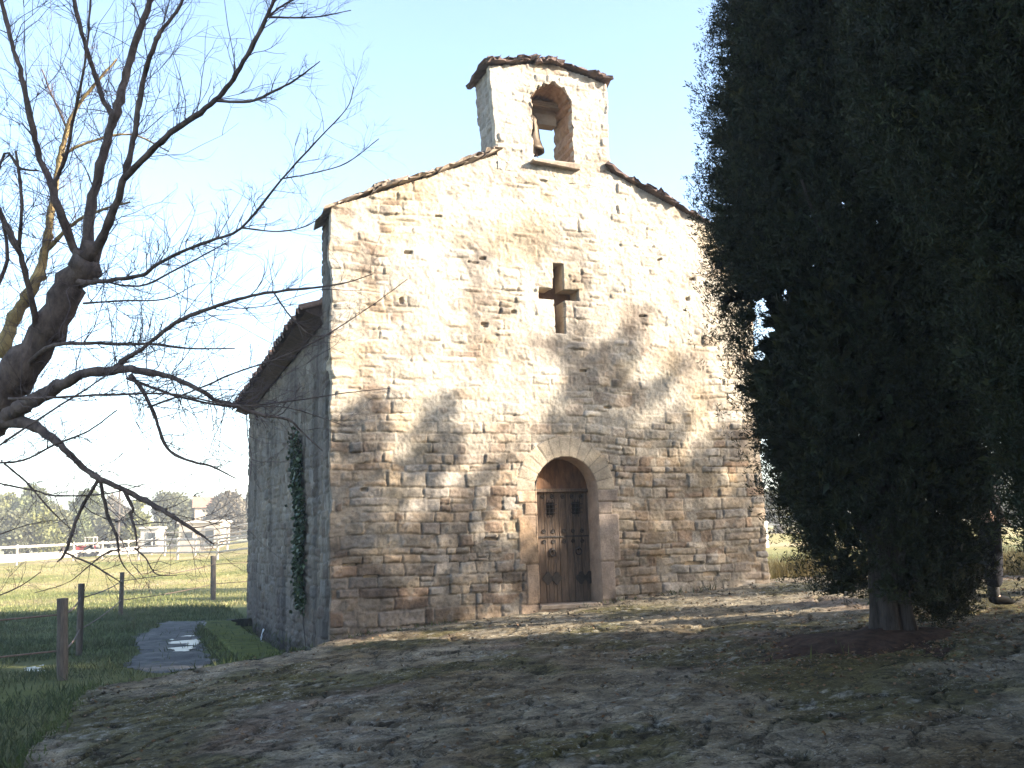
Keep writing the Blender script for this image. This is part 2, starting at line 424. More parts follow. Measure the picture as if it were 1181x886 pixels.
kf = keep.reshape(-1)[F].all(1); F = F[kf]
# skirt along the open rim so that the terrace has its real thickness
V = np.stack([X, Y, Z], -1).reshape(-1, 3); Cc = c.reshape(-1, 3)
def skirt(V, F, C, drop):
    E = np.concatenate([F[:, [0, 1]], F[:, [1, 2]], F[:, [2, 3]], F[:, [3, 0]]])
    key = np.sort(E, 1); _, inv, cnt = np.unique(key[:, 0].astype(np.int64) * 10**8 + key[:, 1], return_inverse=True, return_counts=True)
    B = E[cnt[inv] == 1]
    u, iv = np.unique(B, return_inverse=True); iv = iv.reshape(B.shape)
    V2 = V[u] + drop(V[u]); n0 = len(V)
    S = np.stack([B[:, 1], B[:, 0], iv[:, 0] + n0, iv[:, 1] + n0], 1)
    return np.concatenate([V, V2]), np.concatenate([F, S]), np.concatenate([C, C[u] * 0.9])
def compact(V, F, C):
    u, inv = np.unique(F, return_inverse=True); return V[u], inv.reshape(F.shape), C[u]
V, F, Cc = compact(V, F, Cc)
V, F, Cc = skirt(V, F, Cc, lambda v: np.stack([0 * v[:, 0], 0 * v[:, 0], np.full(len(v), -0.3)], 1))
o = mesh('terrace', V, F, M['rock'], cols=Cc, smooth=True); tag(o, kind='structure')

# ------------------------------------------------------------------ rubble masonry panels
STONES = np.array([(0.41, 0.35, 0.27), (0.35, 0.295, 0.23), (0.45, 0.40, 0.33), (0.31, 0.26, 0.21), (0.39, 0.31, 0.225), (0.37, 0.34, 0.30), (0.29, 0.22, 0.165)])
def masonry(U, Vv, seed, ch=(0.13, 0.27), sw=(0.18, 0.62)):
    r = np.random.default_rng(seed)
    u = U + 0.08 * fbm(U * 1.7, Vv * 1.7, seed + 1, 3) + 0.05 * fbm(U * 6, Vv * 6, seed + 5, 4)
    v = Vv + 0.20 * fbm(U * 0.6, Vv * 0.5, seed + 9, 3) + 0.030 * fbm(U * 5, Vv * 5, seed + 12, 4) + 0.012 * fbm(U * 18, Vv * 18, seed + 14, 2)
    lo = v.min() - 0.3; hi = v.max() + 0.3
    ed = [lo]
    while ed[-1] < hi: ed.append(ed[-1] + r.uniform(*ch))
    ed = np.array(ed)
    ci = np.clip(np.searchsorted(ed, v) - 1, 0, len(ed) - 2)
    d = np.zeros(U.shape); sid = np.zeros(U.shape, int); cnt = 0
    for k in range(len(ed) - 1):
        mk = ci == k
        if not mk.any(): cnt += 1; continue
        hgt = ed[k + 1] - ed[k]
        w = [u.min() - 0.5 - r.uniform(0, 0.4)]; wmul = 0.55 + hgt * 3.2
        while w[-1] < u.max() + 0.5: w.append(w[-1] + r.uniform(*sw) * (wmul if r.random() < 0.75 else 0.6))
        w = np.array(w); si = np.clip(np.searchsorted(w, u[mk]) - 1, 0, len(w) - 2)
        dl = u[mk] - w[si]; dr = w[si + 1] - u[mk]; db = v[mk] - ed[k]; dt = ed[k + 1] - v[mk]
        split = (r.random(len(w)) < (0.30 if hgt > 0.19 else 0.05)); sp = ed[k] + hgt * r.uniform(0.35, 0.65, len(w))
        s_ = split[si]; up = v[mk] > sp[si]
        dt = np.where(s_ & ~up, sp[si] - v[mk], dt); db = np.where(s_ & up, v[mk] - sp[si], db)
        dx = np.minimum(dl, dr); dz = np.minimum(db, dt); rad = 0.022
        qx = np.maximum(0, rad - dx); qz = np.maximum(0, rad - dz)
        dd = np.where((dx < rad) & (dz < rad), rad - np.sqrt(qx ** 2 + qz ** 2), np.minimum(dx, dz))
        d[mk] = dd; sid[mk] = cnt + si * 2 + (s_ & up); cnt += 2 * len(w)
    rr = r.random((cnt + 10, 5))
    return d, rr[sid]
def panel(name, org, ud, vd, nd, U, Vv, keep, seed, parent, relief=None, colfn=None, ch=(0.10, 0.27), sw=(0.16, 0.62), plaster=None, back=0.12, extra=None, mat=None, prot=0.035, edge=None):
    d, rr = masonry(U, Vv, seed, ch, sw)
    jw = 0.003 + 0.009 * np.clip(0.5 + 2.2 * fbm(U * 4, Vv * 4, seed + 21, 3), 0, 1)          # joint half width, uneven
    prof = sstep(0.0, 0.009, d - jw) * 0.92 + 0.08 * sstep(0.0, 0.04, d - jw)
    rough = fbm(U * 9, Vv * 9, seed + 31, 5) * 2; fine = fbm(U * 26, Vv * 26, seed + 41, 3) * 2
    tiltx = (rr[..., 1] - 0.5) * 0.05 * np.sin(U * 9 + rr[..., 4] * 6)
    hs = prot * (0.40 + 0.60 * rr[..., 0] ** 2) * prof + (tiltx + 0.012 * rough + 0.012 * fine) * prof
    lowfill = 0.05 if plaster is None else 0.05 + 0.10 * sstep(2.6, 1.6, Vv + 0.6 * fbm(U * 0.8, Vv * 0.8, seed + 81, 3)) * (org[2] == 0 and nd[1] < 0)
    mfill = np.clip(0.45 + 1.9 * fbm(U * 1.3, Vv * 1.3, seed + 51, 4), 0, 1)
    hm = prot * (lowfill + 0.62 * mfill) + 0.012 * fbm(U * 6, Vv * 6, seed + 61, 4) * 2 + 0.012 * fine - 0.010
    base = STONES[(rr[..., 2] * len(STONES)).astype(int) % len(STONES)] * (0.72 + 0.56 * rr[..., 3])[..., None]
    base = base * np.clip(1 + 0.45 * fbm(U * 5, Vv * 5, seed + 71, 5) * 2 + 0.25 * fine, 0.35, 1.7)[..., None]
    fl = sstep(0.10, 0.22, fbm(U * 9, Vv * 9, seed + 75, 4)); base = lerp(base, np.array([0.46, 0.44, 0.40]), (0.45 * fl)[..., None])
    mort = np.array([0.41, 0.365, 0.30])
    if plaster is not None:
        p = plaster(U, Vv)
        hm = hm + prot * 0.75 * p
    isstone = sstep(-0.004, 0.004, hs - hm)
    h = np.maximum(hs, hm)
    mc = lerp(mort * 0.72, mort, mfill[..., None]) * (1 + 0.22 * rough)[..., None]
    c = lerp(mc, base, isstone[..., None])
    if plaster is not None:
        c = lerp(c, lerp(np.array([0.54, 0.49, 0.415]), c, 0.40), (p * 0.85)[..., None])
    if extra is not None: h, c = extra(U, Vv, h, c, d, rr)
    org = np.array(org, float); ud = np.array(ud, float); vd = np.array(vd, float); nd = np.array(nd, float)
    Uo = U if edge is None else edge(U, Vv)
    P = org + Uo[..., None] * ud + Vv[..., None] * vd + h[..., None] * nd
    F = grid_faces(*U.shape)
    F = F[keep.reshape(-1)[F].all(1)]
    # orientation
    if np.dot(np.cross(ud, vd), nd) < 0: F = F[:, ::-1]
    V = P.reshape(-1, 3); C = np.clip(c.reshape(-1, 3), 0.01, 0.8)
    V, F, C = compact(V, F, C)
    V, F, C = skirt(V, F, C, lambda v: np.tile(-nd * back, (len(v), 1)))
    return mesh(name, V, F, mat or M['stone'], parent, cols=C)

FW = 6.8           # facade width
WALL_T = 0.9       # facade wall thickness
LEN = 11.6
DX, DR, DS = 3.40, 0.49, 1.68     # door axis, half width, springing height
def ztop(x): return np.minimum(5.70 + 0.43 * (x + 0.1), 5.70 + 0.415 * (FW - x + 0.05))

chapel = thing('chapel', 'old rubble stone chapel with bell cote, cross opening and arched wooden door', 'chapel', (3.4, 0, -0.3))

HOLES = [(ony(*q, 0)[0], ony(*q, 0)[2], w, hh) for q, w, hh in (((556, 298), 0.10, 0.05), ((558, 375), 0.12, 0.07), ((462, 347), 0.06, 0.10), ((797, 322), 0.10, 0.05),
         ((470, 292), 0.12, 0.04), ((545, 303), 0.16, 0.03), ((383, 420), 0.06, 0.16), ((792, 345), 0.07, 0.06), ((420, 565), 0.10, 0.05), ((800, 650), 0.3, 0.05), ((820, 662), 0.25, 0.06), ((404, 652), 0.16, 0.03), ((566, 622), 0.2, 0.035), ((768, 642), 0.14, 0.04), ((428, 665), 0.2, 0.03), ((672, 428), 0.12, 0.03), ((740, 365), 0.12, 0.03), ((592, 360), 0.08, 0.04), ((505, 250), 0.10, 0.03), ((760, 300), 0.09, 0.03), ((700, 470), 0.14, 0.03))]
def facade_extra(U, Vv, h, c, d, rr):
    # dressed voussoirs and jambs round the door
    rad = np.hypot(U - DX, Vv - DS); ang = np.arctan2(Vv - DS, U - DX)
    ring = (rad < DR + 0.31) & (Vv > DS)
    na = 13; f = (ang / math.pi * na) % 1.0
    dj = np.minimum(f, 1 - f) * math.pi / na * rad
    dj = np.minimum(dj, np.abs(DR + 0.31 - rad))
    vs = (np.floor(ang / math.pi * na)).astype(int) % 16; vr = np.random.default_rng(5).random(16)[vs]
    hj = 0.030 - 0.020 * (1 - sstep(0.003, 0.012, dj)) * np.clip(0.5 + 3 * fbm(U * 3, Vv * 3, 6, 3), 0, 1.3) + 0.012 * fbm(U * 10, Vv * 10, 7, 3)
    cv = np.array([0.40, 0.345, 0.27]) * (0.88 + 0.22 * vr + 0.8 * fbm(U * 4, Vv * 4, 12, 4))[..., None] * (0.58 + 0.42 * sstep(0.003, 0.011, dj))[..., None]
    h = np.where(ring, hj, h); c = np.where(ring[..., None], cv, c)
    ed = np.array([-1, 0.05, 0.62, 1.32, 1.50, 1.68])
    jw = np.where(np.searchsorted(ed, Vv) % 2 == 0, 0.20, 0.30); jw = jw + 0.05 * (U > DX)
    au = np.abs(U - DX); jam = (au < DR + jw) & (Vv <= DS)
    k = np.clip(np.searchsorted(ed, Vv) - 1, 0, len(ed) - 2)
    dj = np.minimum(np.minimum(Vv - ed[k], ed[k + 1] - Vv), np.abs(DR + jw - au)); jr = np.random.default_rng(8).random(20)[k + 8 * (U > DX)]
    hj = 0.038 - 0.022 * (1 - sstep(0.002, 0.014, dj)) + 0.02 * fbm(U * 6, Vv * 6, 9, 4) + 0.008 * fbm(U * 20, Vv * 20, 10, 3)
    cv = lerp(np.array([0.40, 0.30, 0.22]), np.array([0.34, 0.28, 0.235]), (U > DX)[..., None] * 1.0) * np.clip(0.80 + 0.3 * jr + 1.5 * fbm(U * 5, Vv * 3, 14, 5) - 0.35 * sstep(0.7, 0.0, Vv + 0.5 * fbm(U * 3, Vv * 3, 16, 3)), 0.3, 1.4)[..., None] * (0.6 + 0.4 * sstep(0.002, 0.012, dj))[..., None]
    h = np.where(jam, hj, h); c = np.where(jam[..., None], cv, c)
    for (hx, hz, w, hh) in HOLES:
        q = np.maximum(np.abs(U - hx + 0.02 * fbm(U * 9, Vv * 9, 3, 2)) / (w / 2), np.abs(Vv - hz + 0.02 * fbm(U * 9, Vv * 9, 4, 2)) / (hh / 2))
        h = h - 0.11 * (1 - sstep(0.75, 1.1, q))
    # grime with painted shade along the base and lower left, ochre bloom high up
    stain_shade = sstep(0.02, 0.26, fbm(U * 0.9, Vv * 0.9, 201, 6) * 1.1 + 0.16 * sstep(1.0, -0.2, Vv) + 0.24 * sstep(1.5, 0.0, U) * sstep(3.3, 1.5, Vv) - 0.05) * lerp(0.55, 1.0, rr[..., 4])
    stain_shade = np.where(ring | jam, stain_shade * 0.45, stain_shade)
    low_shade = sstep(3.3, 2.0, Vv + 1.2 * fbm(U * 0.9, Vv * 0.9, 207, 5)) * lerp(0.5, 1.0, rr[..., 3])   # shade low on the wall, put into the stone colour
    low_shade = np.where(ring | jam, low_shade * 0.5, low_shade)
    c = lerp(c, c * np.array([0.65, 0.61, 0.58]), (low_shade * 0.9)[..., None])
    c = lerp(c, c * np.array([0.36, 0.33, 0.33]), (stain_shade * 0.85)[..., None])
    gap_ = (1 - sstep(0.001, 0.007, d)) * sstep(3.6, 2.2, Vv); gap_ = np.where(ring | jam, 0, gap_)
    gq = gap_ * np.clip(0.45 + 3.5 * fbm(U * 2, Vv * 2, 209, 3), 0, 1); h = h - 0.018 * gq; c = c * (1 - 0.55 * gq)[..., None]
    och = sstep(0.08, 0.25, fbm(U * 1.1 + 5, Vv * 1.1, 211, 4) + 0.1 * sstep(4.8, 5.6, Vv))
    c = lerp(c, c * np.array([1.05, 0.93, 0.68]), (och * 0.4)[..., None])
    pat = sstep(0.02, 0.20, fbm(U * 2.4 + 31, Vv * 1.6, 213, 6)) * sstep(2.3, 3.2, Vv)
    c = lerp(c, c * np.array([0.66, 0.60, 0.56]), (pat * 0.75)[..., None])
    return h, c
def facade_plaster(U, Vv):
    z = Vv + 1.3 * fbm(U * 0.7, Vv * 0.7, 221, 4)
    p = sstep(1.9, 3.0, z) * 0.95
    hol = sstep(0.08, 0.22, fbm(U * 1.6, Vv * 1.6, 231, 4))
    left = sstep(1.3, 0.5, U) * 0.6; right = sstep(5.7, 6.4, U) * 0.6
    return np.clip(p - 0.6 * hol * p - left * p - right * p + 0.25 * sstep(0.1, 0.25, fbm(U * 1.1 + 3, Vv * 1.1, 241, 4)), 0, 0.95)
st = 0.015
U, Vv = np.meshgrid(np.arange(-0.06, FW + 0.06, st), np.arange(-0.75, 7.15, st), indexing='ij')
keep = Vv < ztop(U) + 0.02
keep &= ~((U > 2.52) & (U < 4.28) & (Vv > 6.70))
rad = np.hypot(U - DX, Vv - DS)
keep &= ~((np.abs(U - DX) < DR) & (Vv < DS) & (Vv > 0.0)) & ~((rad < DR) & (Vv >= DS))
CRX0, CRX1 = 3.315, 3.475
cw = 0.012 * fbm(U * 6, Vv * 6, 251, 3) * 2
cross_v = (U > CRX0 + cw) & (U < CRX1 + cw + 0.012) & (Vv > 4.06) & (Vv < 5.16)
cross_h = (U > 3.06) & (U < 3.73 + cw) & (Vv > 4.585 + cw) & (Vv < 4.745 + cw)
keep &= ~(cross_v | cross_h)
def fedge(U, Vv): # ragged corners with a slight outward lean
    t = np.clip((U - 0.25) / -0.3, 0, 1)
    q = np.clip((U - (FW - 0.25)) / 0.3, 0, 1)
    rg = 0.045 * fbm(U * 0 + 3, Vv * 3.2, 261, 4) * 2
    return U + t * (rg - 0.035 - 0.015 * Vv / 5) + q * (rg * 0.8)
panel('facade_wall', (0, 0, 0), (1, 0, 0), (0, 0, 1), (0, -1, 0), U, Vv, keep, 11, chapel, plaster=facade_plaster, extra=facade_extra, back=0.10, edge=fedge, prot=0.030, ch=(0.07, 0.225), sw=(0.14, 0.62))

# facade core: side face toward the field (rubble), top and back in plain stone blocks, leaving the openings free
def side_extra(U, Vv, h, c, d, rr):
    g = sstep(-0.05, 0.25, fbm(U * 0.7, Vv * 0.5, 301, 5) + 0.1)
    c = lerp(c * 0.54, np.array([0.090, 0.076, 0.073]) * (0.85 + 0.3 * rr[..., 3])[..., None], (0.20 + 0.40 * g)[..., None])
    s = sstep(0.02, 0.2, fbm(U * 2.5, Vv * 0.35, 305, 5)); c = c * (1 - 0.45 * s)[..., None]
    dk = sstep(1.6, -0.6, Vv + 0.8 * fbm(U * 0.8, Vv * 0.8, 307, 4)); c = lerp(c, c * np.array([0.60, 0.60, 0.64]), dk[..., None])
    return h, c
U, Vv = np.meshgrid(np.arange(0.02, WALL_T, 0.02), np.arange(-0.95, 5.72, 0.02), indexing='ij')
def pedge(U, Vv):
    t = np.clip(U / WALL_T, 0, 1); return U + t * 0.05 * fbm(U * 0 + 1, Vv * 2.4, 311, 3) * 2 + t * 0.45 * sstep(2.0, -0.6, Vv)
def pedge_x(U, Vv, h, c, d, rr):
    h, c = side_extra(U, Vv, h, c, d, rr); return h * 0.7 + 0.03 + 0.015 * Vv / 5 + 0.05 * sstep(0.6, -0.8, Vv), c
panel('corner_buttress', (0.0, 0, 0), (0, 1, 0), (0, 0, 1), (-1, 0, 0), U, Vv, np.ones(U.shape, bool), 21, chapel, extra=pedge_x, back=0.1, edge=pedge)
U, Vv = np.meshgrid(np.arange(WALL_T - 0.06, LEN, 0.025), np.arange(-1.15, 4.42, 0.025), indexing='ij')
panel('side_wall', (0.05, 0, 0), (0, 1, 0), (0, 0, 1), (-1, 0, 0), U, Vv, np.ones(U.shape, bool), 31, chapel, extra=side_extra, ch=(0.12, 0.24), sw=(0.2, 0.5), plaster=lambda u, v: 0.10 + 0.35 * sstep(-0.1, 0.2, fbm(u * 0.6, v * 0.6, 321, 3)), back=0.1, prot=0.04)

class Core(MB): pass
core = MB()
def blk(x0, x1, y0, y1, z0, z1): core.box(((x0 + x1) / 2, (y0 + y1) / 2, (z0 + z1) / 2), (x1 - x0, y1 - y0, z1 - z0))
def prism(mb, poly, y0, y1):
    n = len(poly); V = [(x, y0, z) for x, z in poly] + [(x, y1, z) for x, z in poly]
    F = [tuple(range(n)), tuple(range(2 * n - 1, n - 1, -1))] + [(i, i + n, (i + 1) % n + n, (i + 1) % n) for i in range(n)]
    mb.add(V, F)
y0, y1 = 0.035, WALL_T - 0.02
x0, x1 = 0.03, FW - 0.03
blk(x0, DX - DR - 0.01, y0, y1, -0.9, 2.3); blk(DX + DR + 0.01, x1, y0, y1, -0.9, 2.3)
blk(DX - DR - 0.008, DX + DR + 0.008, y0, y1, -0.9, -0.02)
arch = [(DX - DR - 0.01, DS - 0.02)] + [(DX - (DR + 0.012) * math.cos(a), DS + (DR + 0.012) * math.sin(a)) for a in np.linspace(0, math.pi, 21)] + [(DX + DR + 0.01, DS - 0.02)]
# spandrels over the arch, cut as two prisms
L = [(DX - (DR + 0.012) * math.cos(a), DS + (DR + 0.012) * math.sin(a)) for a in np.linspace(0, math.pi / 2, 12)]
prism(core, L + [(DX, 2.299), (DX - DR - 0.012, 2.299)], y0, y1)
Rr = [(DX + (DR + 0.012) * math.cos(a), DS + (DR + 0.012) * math.sin(a)) for a in np.linspace(math.pi / 2, 0, 12)]
prism(core, Rr + [(DX + DR + 0.012, 2.299), (DX, 2.299)], y0, y1)
blk(x0, x1, y0, y1, 2.302, 4.055)
blk(x0, 3.30, y0, y1, 4.057, 4.57); blk(3.49, x1, y0, y1, 4.057, 4.57)
blk(x0, 3.05, y0, y1, 4.572, 4.76); blk(3.745, x1, y0, y1, 4.572, 4.76)
blk(x0, 3.30, y0, y1, 4.762, 5.17); blk(3.49, x1, y0, y1, 4.762, 5.17)
blk(x0, x1, y0, y1, 5.172, 5.66)
prism(core, [(x0, 5.662), (x1, 5.662), (x1, 5.672), (4.3, 6.69), (2.5, 6.69), (x0, 5.672)], y0, y1)
cb = MB(); cb.box((3.4, 0.36, 4.6), (0.76, 0.06, 1.18))       # back of the cross recess
# nave walls
blk(0.12, 0.6, WALL_T, LEN - 0.03, -1.2, 4.40); blk(FW - 0.6, FW - 0.02, WALL_T, LEN, -1.0, 4.40)
prism(core, [(0.12, -1.2), (FW - 0.02, -1.2), (FW - 0.02, 4.40), (3.4, 5.9), (0.12, 4.40)], LEN - 0.6, LEN - 0.02)
M['core'] = plain_mat('core_stone', (0.30, 0.235, 0.17), (0.46, 0.375, 0.28), 5, 0.92, 0.02, 0.15)
core.build('wall_core', M['core'], chapel)
M['recess'] = plain_mat('recess_stone', (0.10, 0.062, 0.045), (0.22, 0.14, 0.10), 6, 0.95, 0.02, 0.1)
cb.build('cross_opening', M['recess'], chapel)

# splayed stone lining of the door opening
rv = MB(); pr = [(DX - DR, -0.02)] + [(DX - DR, z) for z in np.linspace(0.05, DS, 8)] + [(DX - DR * math.cos(a), DS + DR * math.sin(a)) for a in np.linspace(0.1, math.pi - 0.1, 17)] + [(DX + DR, z) for z in np.linspace(DS, 0.05, 8)] + [(DX + DR, -0.02)]
ys = [-0.042, -0.02, 0.08, 0.2, 0.335]
V = []; 
for yv in ys:
    for (px, pz) in pr:
        s_ = 1.0 if yv > -0.03 else 1.02
        V.append((DX + (px - DX) * s_ * (1 + 0.006 * math.sin(pz * 9 + yv * 20)), yv, pz))
n = len(pr); F = [(i * n + k, i * n + k + 1, (i + 1) * n + k + 1, (i + 1) * n + k) for i in range(len(ys) - 1) for k in range(n - 1)]
rv.add(V, F)
M['reveal'] = plain_mat('dressed_stone', (0.20, 0.15, 0.115), (0.36, 0.28, 0.215), 5, 0.9, 0.012, 0.15)
rv.build('door_surround', M['reveal'], chapel)
ts = MB(); ts.box((DX, 0.15, -0.005), (0.978, 0.42, 0.07), jit=0.004); ts.build('threshold', M['slab'], chapel, bevel=0.012)

# -- the door: arched head panel over two plank leaves
DY = 0.30
tp = MB(); hp = [(DX - 0.482 * math.cos(a), DS + 0.03 + 0.455 * math.sin(a)) for a in np.linspace(0, math.pi, 19)]
prism(tp, hp, DY - 0.005, DY + 0.05)
tymp = tp.build('arch_panel', M['tymp'], chapel)
for k in range(1, 5):
    pass
tr_ = MB(); tr_.box((DX, DY - 0.02, DS + 0.01), (0.95, 0.06, 0.05)); tr_.build('transom', M['wood'], chapel, bevel=0.006)
for s_ in (-1, 1):
    lf = MB(); xx0 = DX if s_ > 0 else DX - 0.475; npl = 4; wpl = 0.475 / npl
    hole = ony(635, 587, DY) if s_ < 0 else ony(664.5, 586, DY)
    hx, hz, hw, hh = hole[0], hole[2], 0.13, 0.19
    zb, zt = 0.035, DS - 0.018
    dyj = [random.uniform(0, 0.008) for _ in range(npl)]
    # planks, broken where the little barred window is cut
    cuts = sorted(set([xx0 + wpl * k for k in range(npl + 1)] + [hx - hw / 2, hx + hw / 2]))
    for a, b_ in zip(cuts[:-1], cuts[1:]):
        if b_ - a < 0.004: continue
        mid = (a + b_) / 2; pk = int((mid - xx0) / wpl); gap = 0.0025
        segs = [(zb, hz - hh / 2), (hz + hh / 2, zt)] if abs(mid - hx) < hw / 2 else [(zb, zt)]
        for q0, q1 in segs:
            lf.box((mid, DY + 0.02 + dyj[pk], (q0 + q1) / 2), (b_ - a - gap, 0.035, q1 - q0))
    lf.box((xx0 + 0.2375, DY + 0.055, (zb + zt) / 2), (0.47, 0.02, 0.10))
    leaf = lf.build('door_leaf', M['wood'], chapel, bevel=0.004)
    dk = MB(); dk.box((hx, DY + 0.12, hz), (hw + 0.1, 0.02, hh + 0.1)); dk.build('window_backing', M['pit'], leaf)
    gr = MB()
    for k in (-1, 1):
        gr.tube([(hx + k * 0.028, DY - 0.012, hz - hh / 2 - 0.035), (hx + k * 0.028, DY - 0.012, hz + hh / 2 + 0.03)], 0.0075, 6)
    for k in (-1, 0, 1):
        gr.tube([(hx - hw / 2 - 0.03, DY - 0.02, hz + k * 0.062), (hx + hw / 2 + 0.03, DY - 0.02, hz + k * 0.062)], 0.0075, 6)
    gr.build('window_grille', M['iron'], leaf)
    q = ony(637, 637, DY) if s_ < 0 else ony(667, 635, DY)
    rg = MB(); rg.torus((q[0], DY - 0.02, q[2] - 0.01), 0.048, 0.012); rg.disc((q[0], DY + 0.002, q[2] + 0.035), 0.03, 0.03, 0.025, 12)
    rg.build('ring_knocker', M['iron'], leaf, smooth=True)
    zb_ = ony(640, 619, DY)[2]
    bd = MB(); bd.box((xx0 + 0.2375, DY - 0.008, zb_), (0.46, 0.016, 0.022)); bd.build('iron_strap', M['iron'], leaf)
    for zr in (ony(628, 573, DY)[2], ony(630, 613, DY)[2], ony(630, 625, DY)[2]):
        for k in range(3):
            sd_ = MB(); cx_ = xx0 + 0.07 + k * 0.15
            sd_.torus((cx_, DY - 0.006, zr), 0.026, 0.008, 12, 5); sd_.disc((cx_, DY + 0.002, zr), 0.013, 0.013, 0.02, 8)
            sd_.build('stud', M['iron'], leaf)
    q = ony(637, 667, DY) if s_ < 0 else ony(675, 666, DY)
    pl = MB()
    for k in (-1, 1): pl.disc((q[0] + k * 0.07, DY + 0.002, q[2]), 0.075, 0.085, 0.012, 24, 0.16, 4)
    pl.build('iron_plate', M['iron'], leaf)

# cross-shaped recess: weathered lining stays part of the core; its four inner faces are the core blocks themselves
# -- coping slabs on both gable slopes
def slab_run(name, p0, p1, depth, yc, mat, n, th=0.06, over=0.06, parent=None, up=0.02):
    mb = MB(); p0 = np.array(p0, float); p1 = np.array(p1, float); L = np.linalg.norm(p1 - p0)
    tdir = (p1 - p0) / L; nrm = np.array([-tdir[1], tdir[0]]);
    if nrm[1] < 0: nrm = -nrm
    e = np.cumsum(np.random.default_rng(n * 7 + 1).uniform(0.6, 1.4, n)); e = np.concatenate([[0], e / e[-1]]) * L
    for i in range(n):
        a, b_ = e[i] - over, e[i + 1] + over
        c2 = p0 + tdir * (a + b_) / 2 + nrm * (th / 2 + up + random.uniform(-0.006, 0.03))
        lay = 1 if random.random() < 0.6 else 2
        for l in range(lay):
            tilt = random.uniform(-0.05, 0.09) - 0.06
            ang = math.atan2(tdir[1], tdir[0]) - (tilt if tdir[1] > 0 else -tilt)
            ca, sa = math.cos(ang), math.sin(ang)
            R3 = [[ca, 0, -sa], [0, 1, 0], [sa, 0, ca]]
            w = (b_ - a) * (1 if l == 0 else random.uniform(0.5, 0.9)); d_ = depth + random.uniform(-0.05, 0.06)
            # subdivided irregular slab
            nx_, ny_ = 7, 6; V = []
            tt = th * random.uniform(0.75, 1.25)
            for zz in (-0.5, 0.5):
                for i_ in range(nx_):
                    for j_ in range(ny_):
                        fx = i_ / (nx_ - 1) - 0.5; fy = j_ / (ny_ - 1) - 0.5
                        edge_ = 0.030 if (i_ in (0, nx_ - 1) or j_ in (0, ny_ - 1)) else 0.006
                        V.append((fx * w + random.gauss(0, edge_), fy * d_ + random.gauss(0, edge_), zz * tt + random.gauss(0, 0.006)))
            V = np.array(V) @ np.array(R3).T + np.array([c2[0], yc + random.uniform(-0.03, 0.03), c2[1] + l * th * 1.0])
            G = [tuple(f) for f in grid_faces(nx_, ny_)]; m_ = nx_ * ny_
            Fc = [f[::-1] for f in G] + [tuple(i + m_ for i in f) for f in G]
            rim = [i_ * ny_ for i_ in range(nx_)] + [(nx_ - 1) * ny_ + j_ for j_ in range(1, ny_)] + [i_ * ny_ + ny_ - 1 for i_ in range(nx_ - 2, -1, -1)] + [j_ for j_ in range(ny_ - 2, 0, -1)]
            for a_, b2 in zip(rim, rim[1:] + rim[:1]): Fc.append((a_, b2, b2 + m_, a_ + m_))
            mb.add(V, Fc)
    return mb.build(name, mat, parent)
slab_run('coping', (-0.10, ztop(-0.1) + 0.01), (2.46, ztop(2.46)), 1.06, 0.42, M['slab'], 9, 0.042, 0.07, chapel)
slab_run('coping', (4.34, ztop(4.34)), (FW + 0.15, ztop(FW) - 0.04), 1.06, 0.42, M['slab_dark'], 9, 0.042, 0.07, chapel)

# -- nave roof of barrel tiles
def roof_slope(sgn):
    # sgn -1: slope toward the field on the left, +1: right slope
    yy = np.arange(WALL_T - 0.02, LEN + 0.2, 0.028); ss = np.arange(0, 4.05, 0.045)
    Yg, S = np.meshgrid(yy, ss, indexing='ij')
    row = np.floor(S / 0.36); fr = S / 0.36 - row
    ph = Yg / 0.23 + 0.04 * np.sin(row * 12.9) + 0.03 * vnoise(row, Yg * 0 + 1, 401)
    prof = 0.075 * np.sqrt(np.clip(1 - (2 * ((ph % 1) - 0.5) / 0.66) ** 2, 0, 1)) - 0.01 * np.abs((ph % 1) - 0.5)
    prof = prof + 0.035 * (1 - fr) + 0.02 * fbm(Yg * 1.2, S * 1.2, 411, 3) + 0.012 * (vnoise(np.floor(ph) * 1.0, row, 421) - 0.5) * 2
    jag = 0.05 * (vnoise(np.floor(ph), row * 0, 431) - 0.5) * (S < 0.05)
    ca, sa = math.cos(math.atan(0.40)), math.sin(math.atan(0.40))
    e = -0.34
    xs = e + (S - jag) * ca - prof * sa; zs = 4.43 + (S - jag) * sa + prof * ca
    if sgn > 0: xs = FW - xs
    k = np.floor(ph) * 3.1 + row * 7.7
    cr = vnoise(k, row, 441)
    c = lerp(np.array([0.13, 0.075, 0.055]), np.array([0.27, 0.165, 0.115]), cr[..., None])
    c = lerp(c, np.array([0.11, 0.10, 0.085]), (0.6 * sstep(0, 0.2, fbm(Yg * 0.9, S * 0.9, 451, 4)))[..., None])
    F = grid_faces(*Yg.shape)
    if sgn < 0: F = F[:, ::-1]
    V, C = np.stack([xs, Yg, zs], -1).reshape(-1, 3), c.reshape(-1, 3)
    V, F, C = skirt(V, F, C, lambda v: np.tile([0, 0, -0.035], (len(v), 1)))
    return mesh('roof', V, F, M['tile'], chapel, cols=C, smooth=False)
roof_slope(-1); roof_slope(1)
rb = MB(); M['eave'] = plain_mat('eave_brick', (0.05, 0.032, 0.026), (0.13, 0.085, 0.065), 8, 0.9, 0.01, 0.15)
for s_ in (0, 1):
    fx = (lambda x: x) if s_ == 0 else (lambda x: FW - x)
    p = [(-0.30, 4.40), (-0.27, 4.44), (3.38, 5.88), (3.38, 5.80), (0.3, 4.54), (0.02, 4.33), (-0.02, 4.30)]
    prism(rb, [(fx(a), b_) for a, b_ in p], WALL_T, LEN + 0.15)
rb.build('eave_course', M['eave'], chapel)
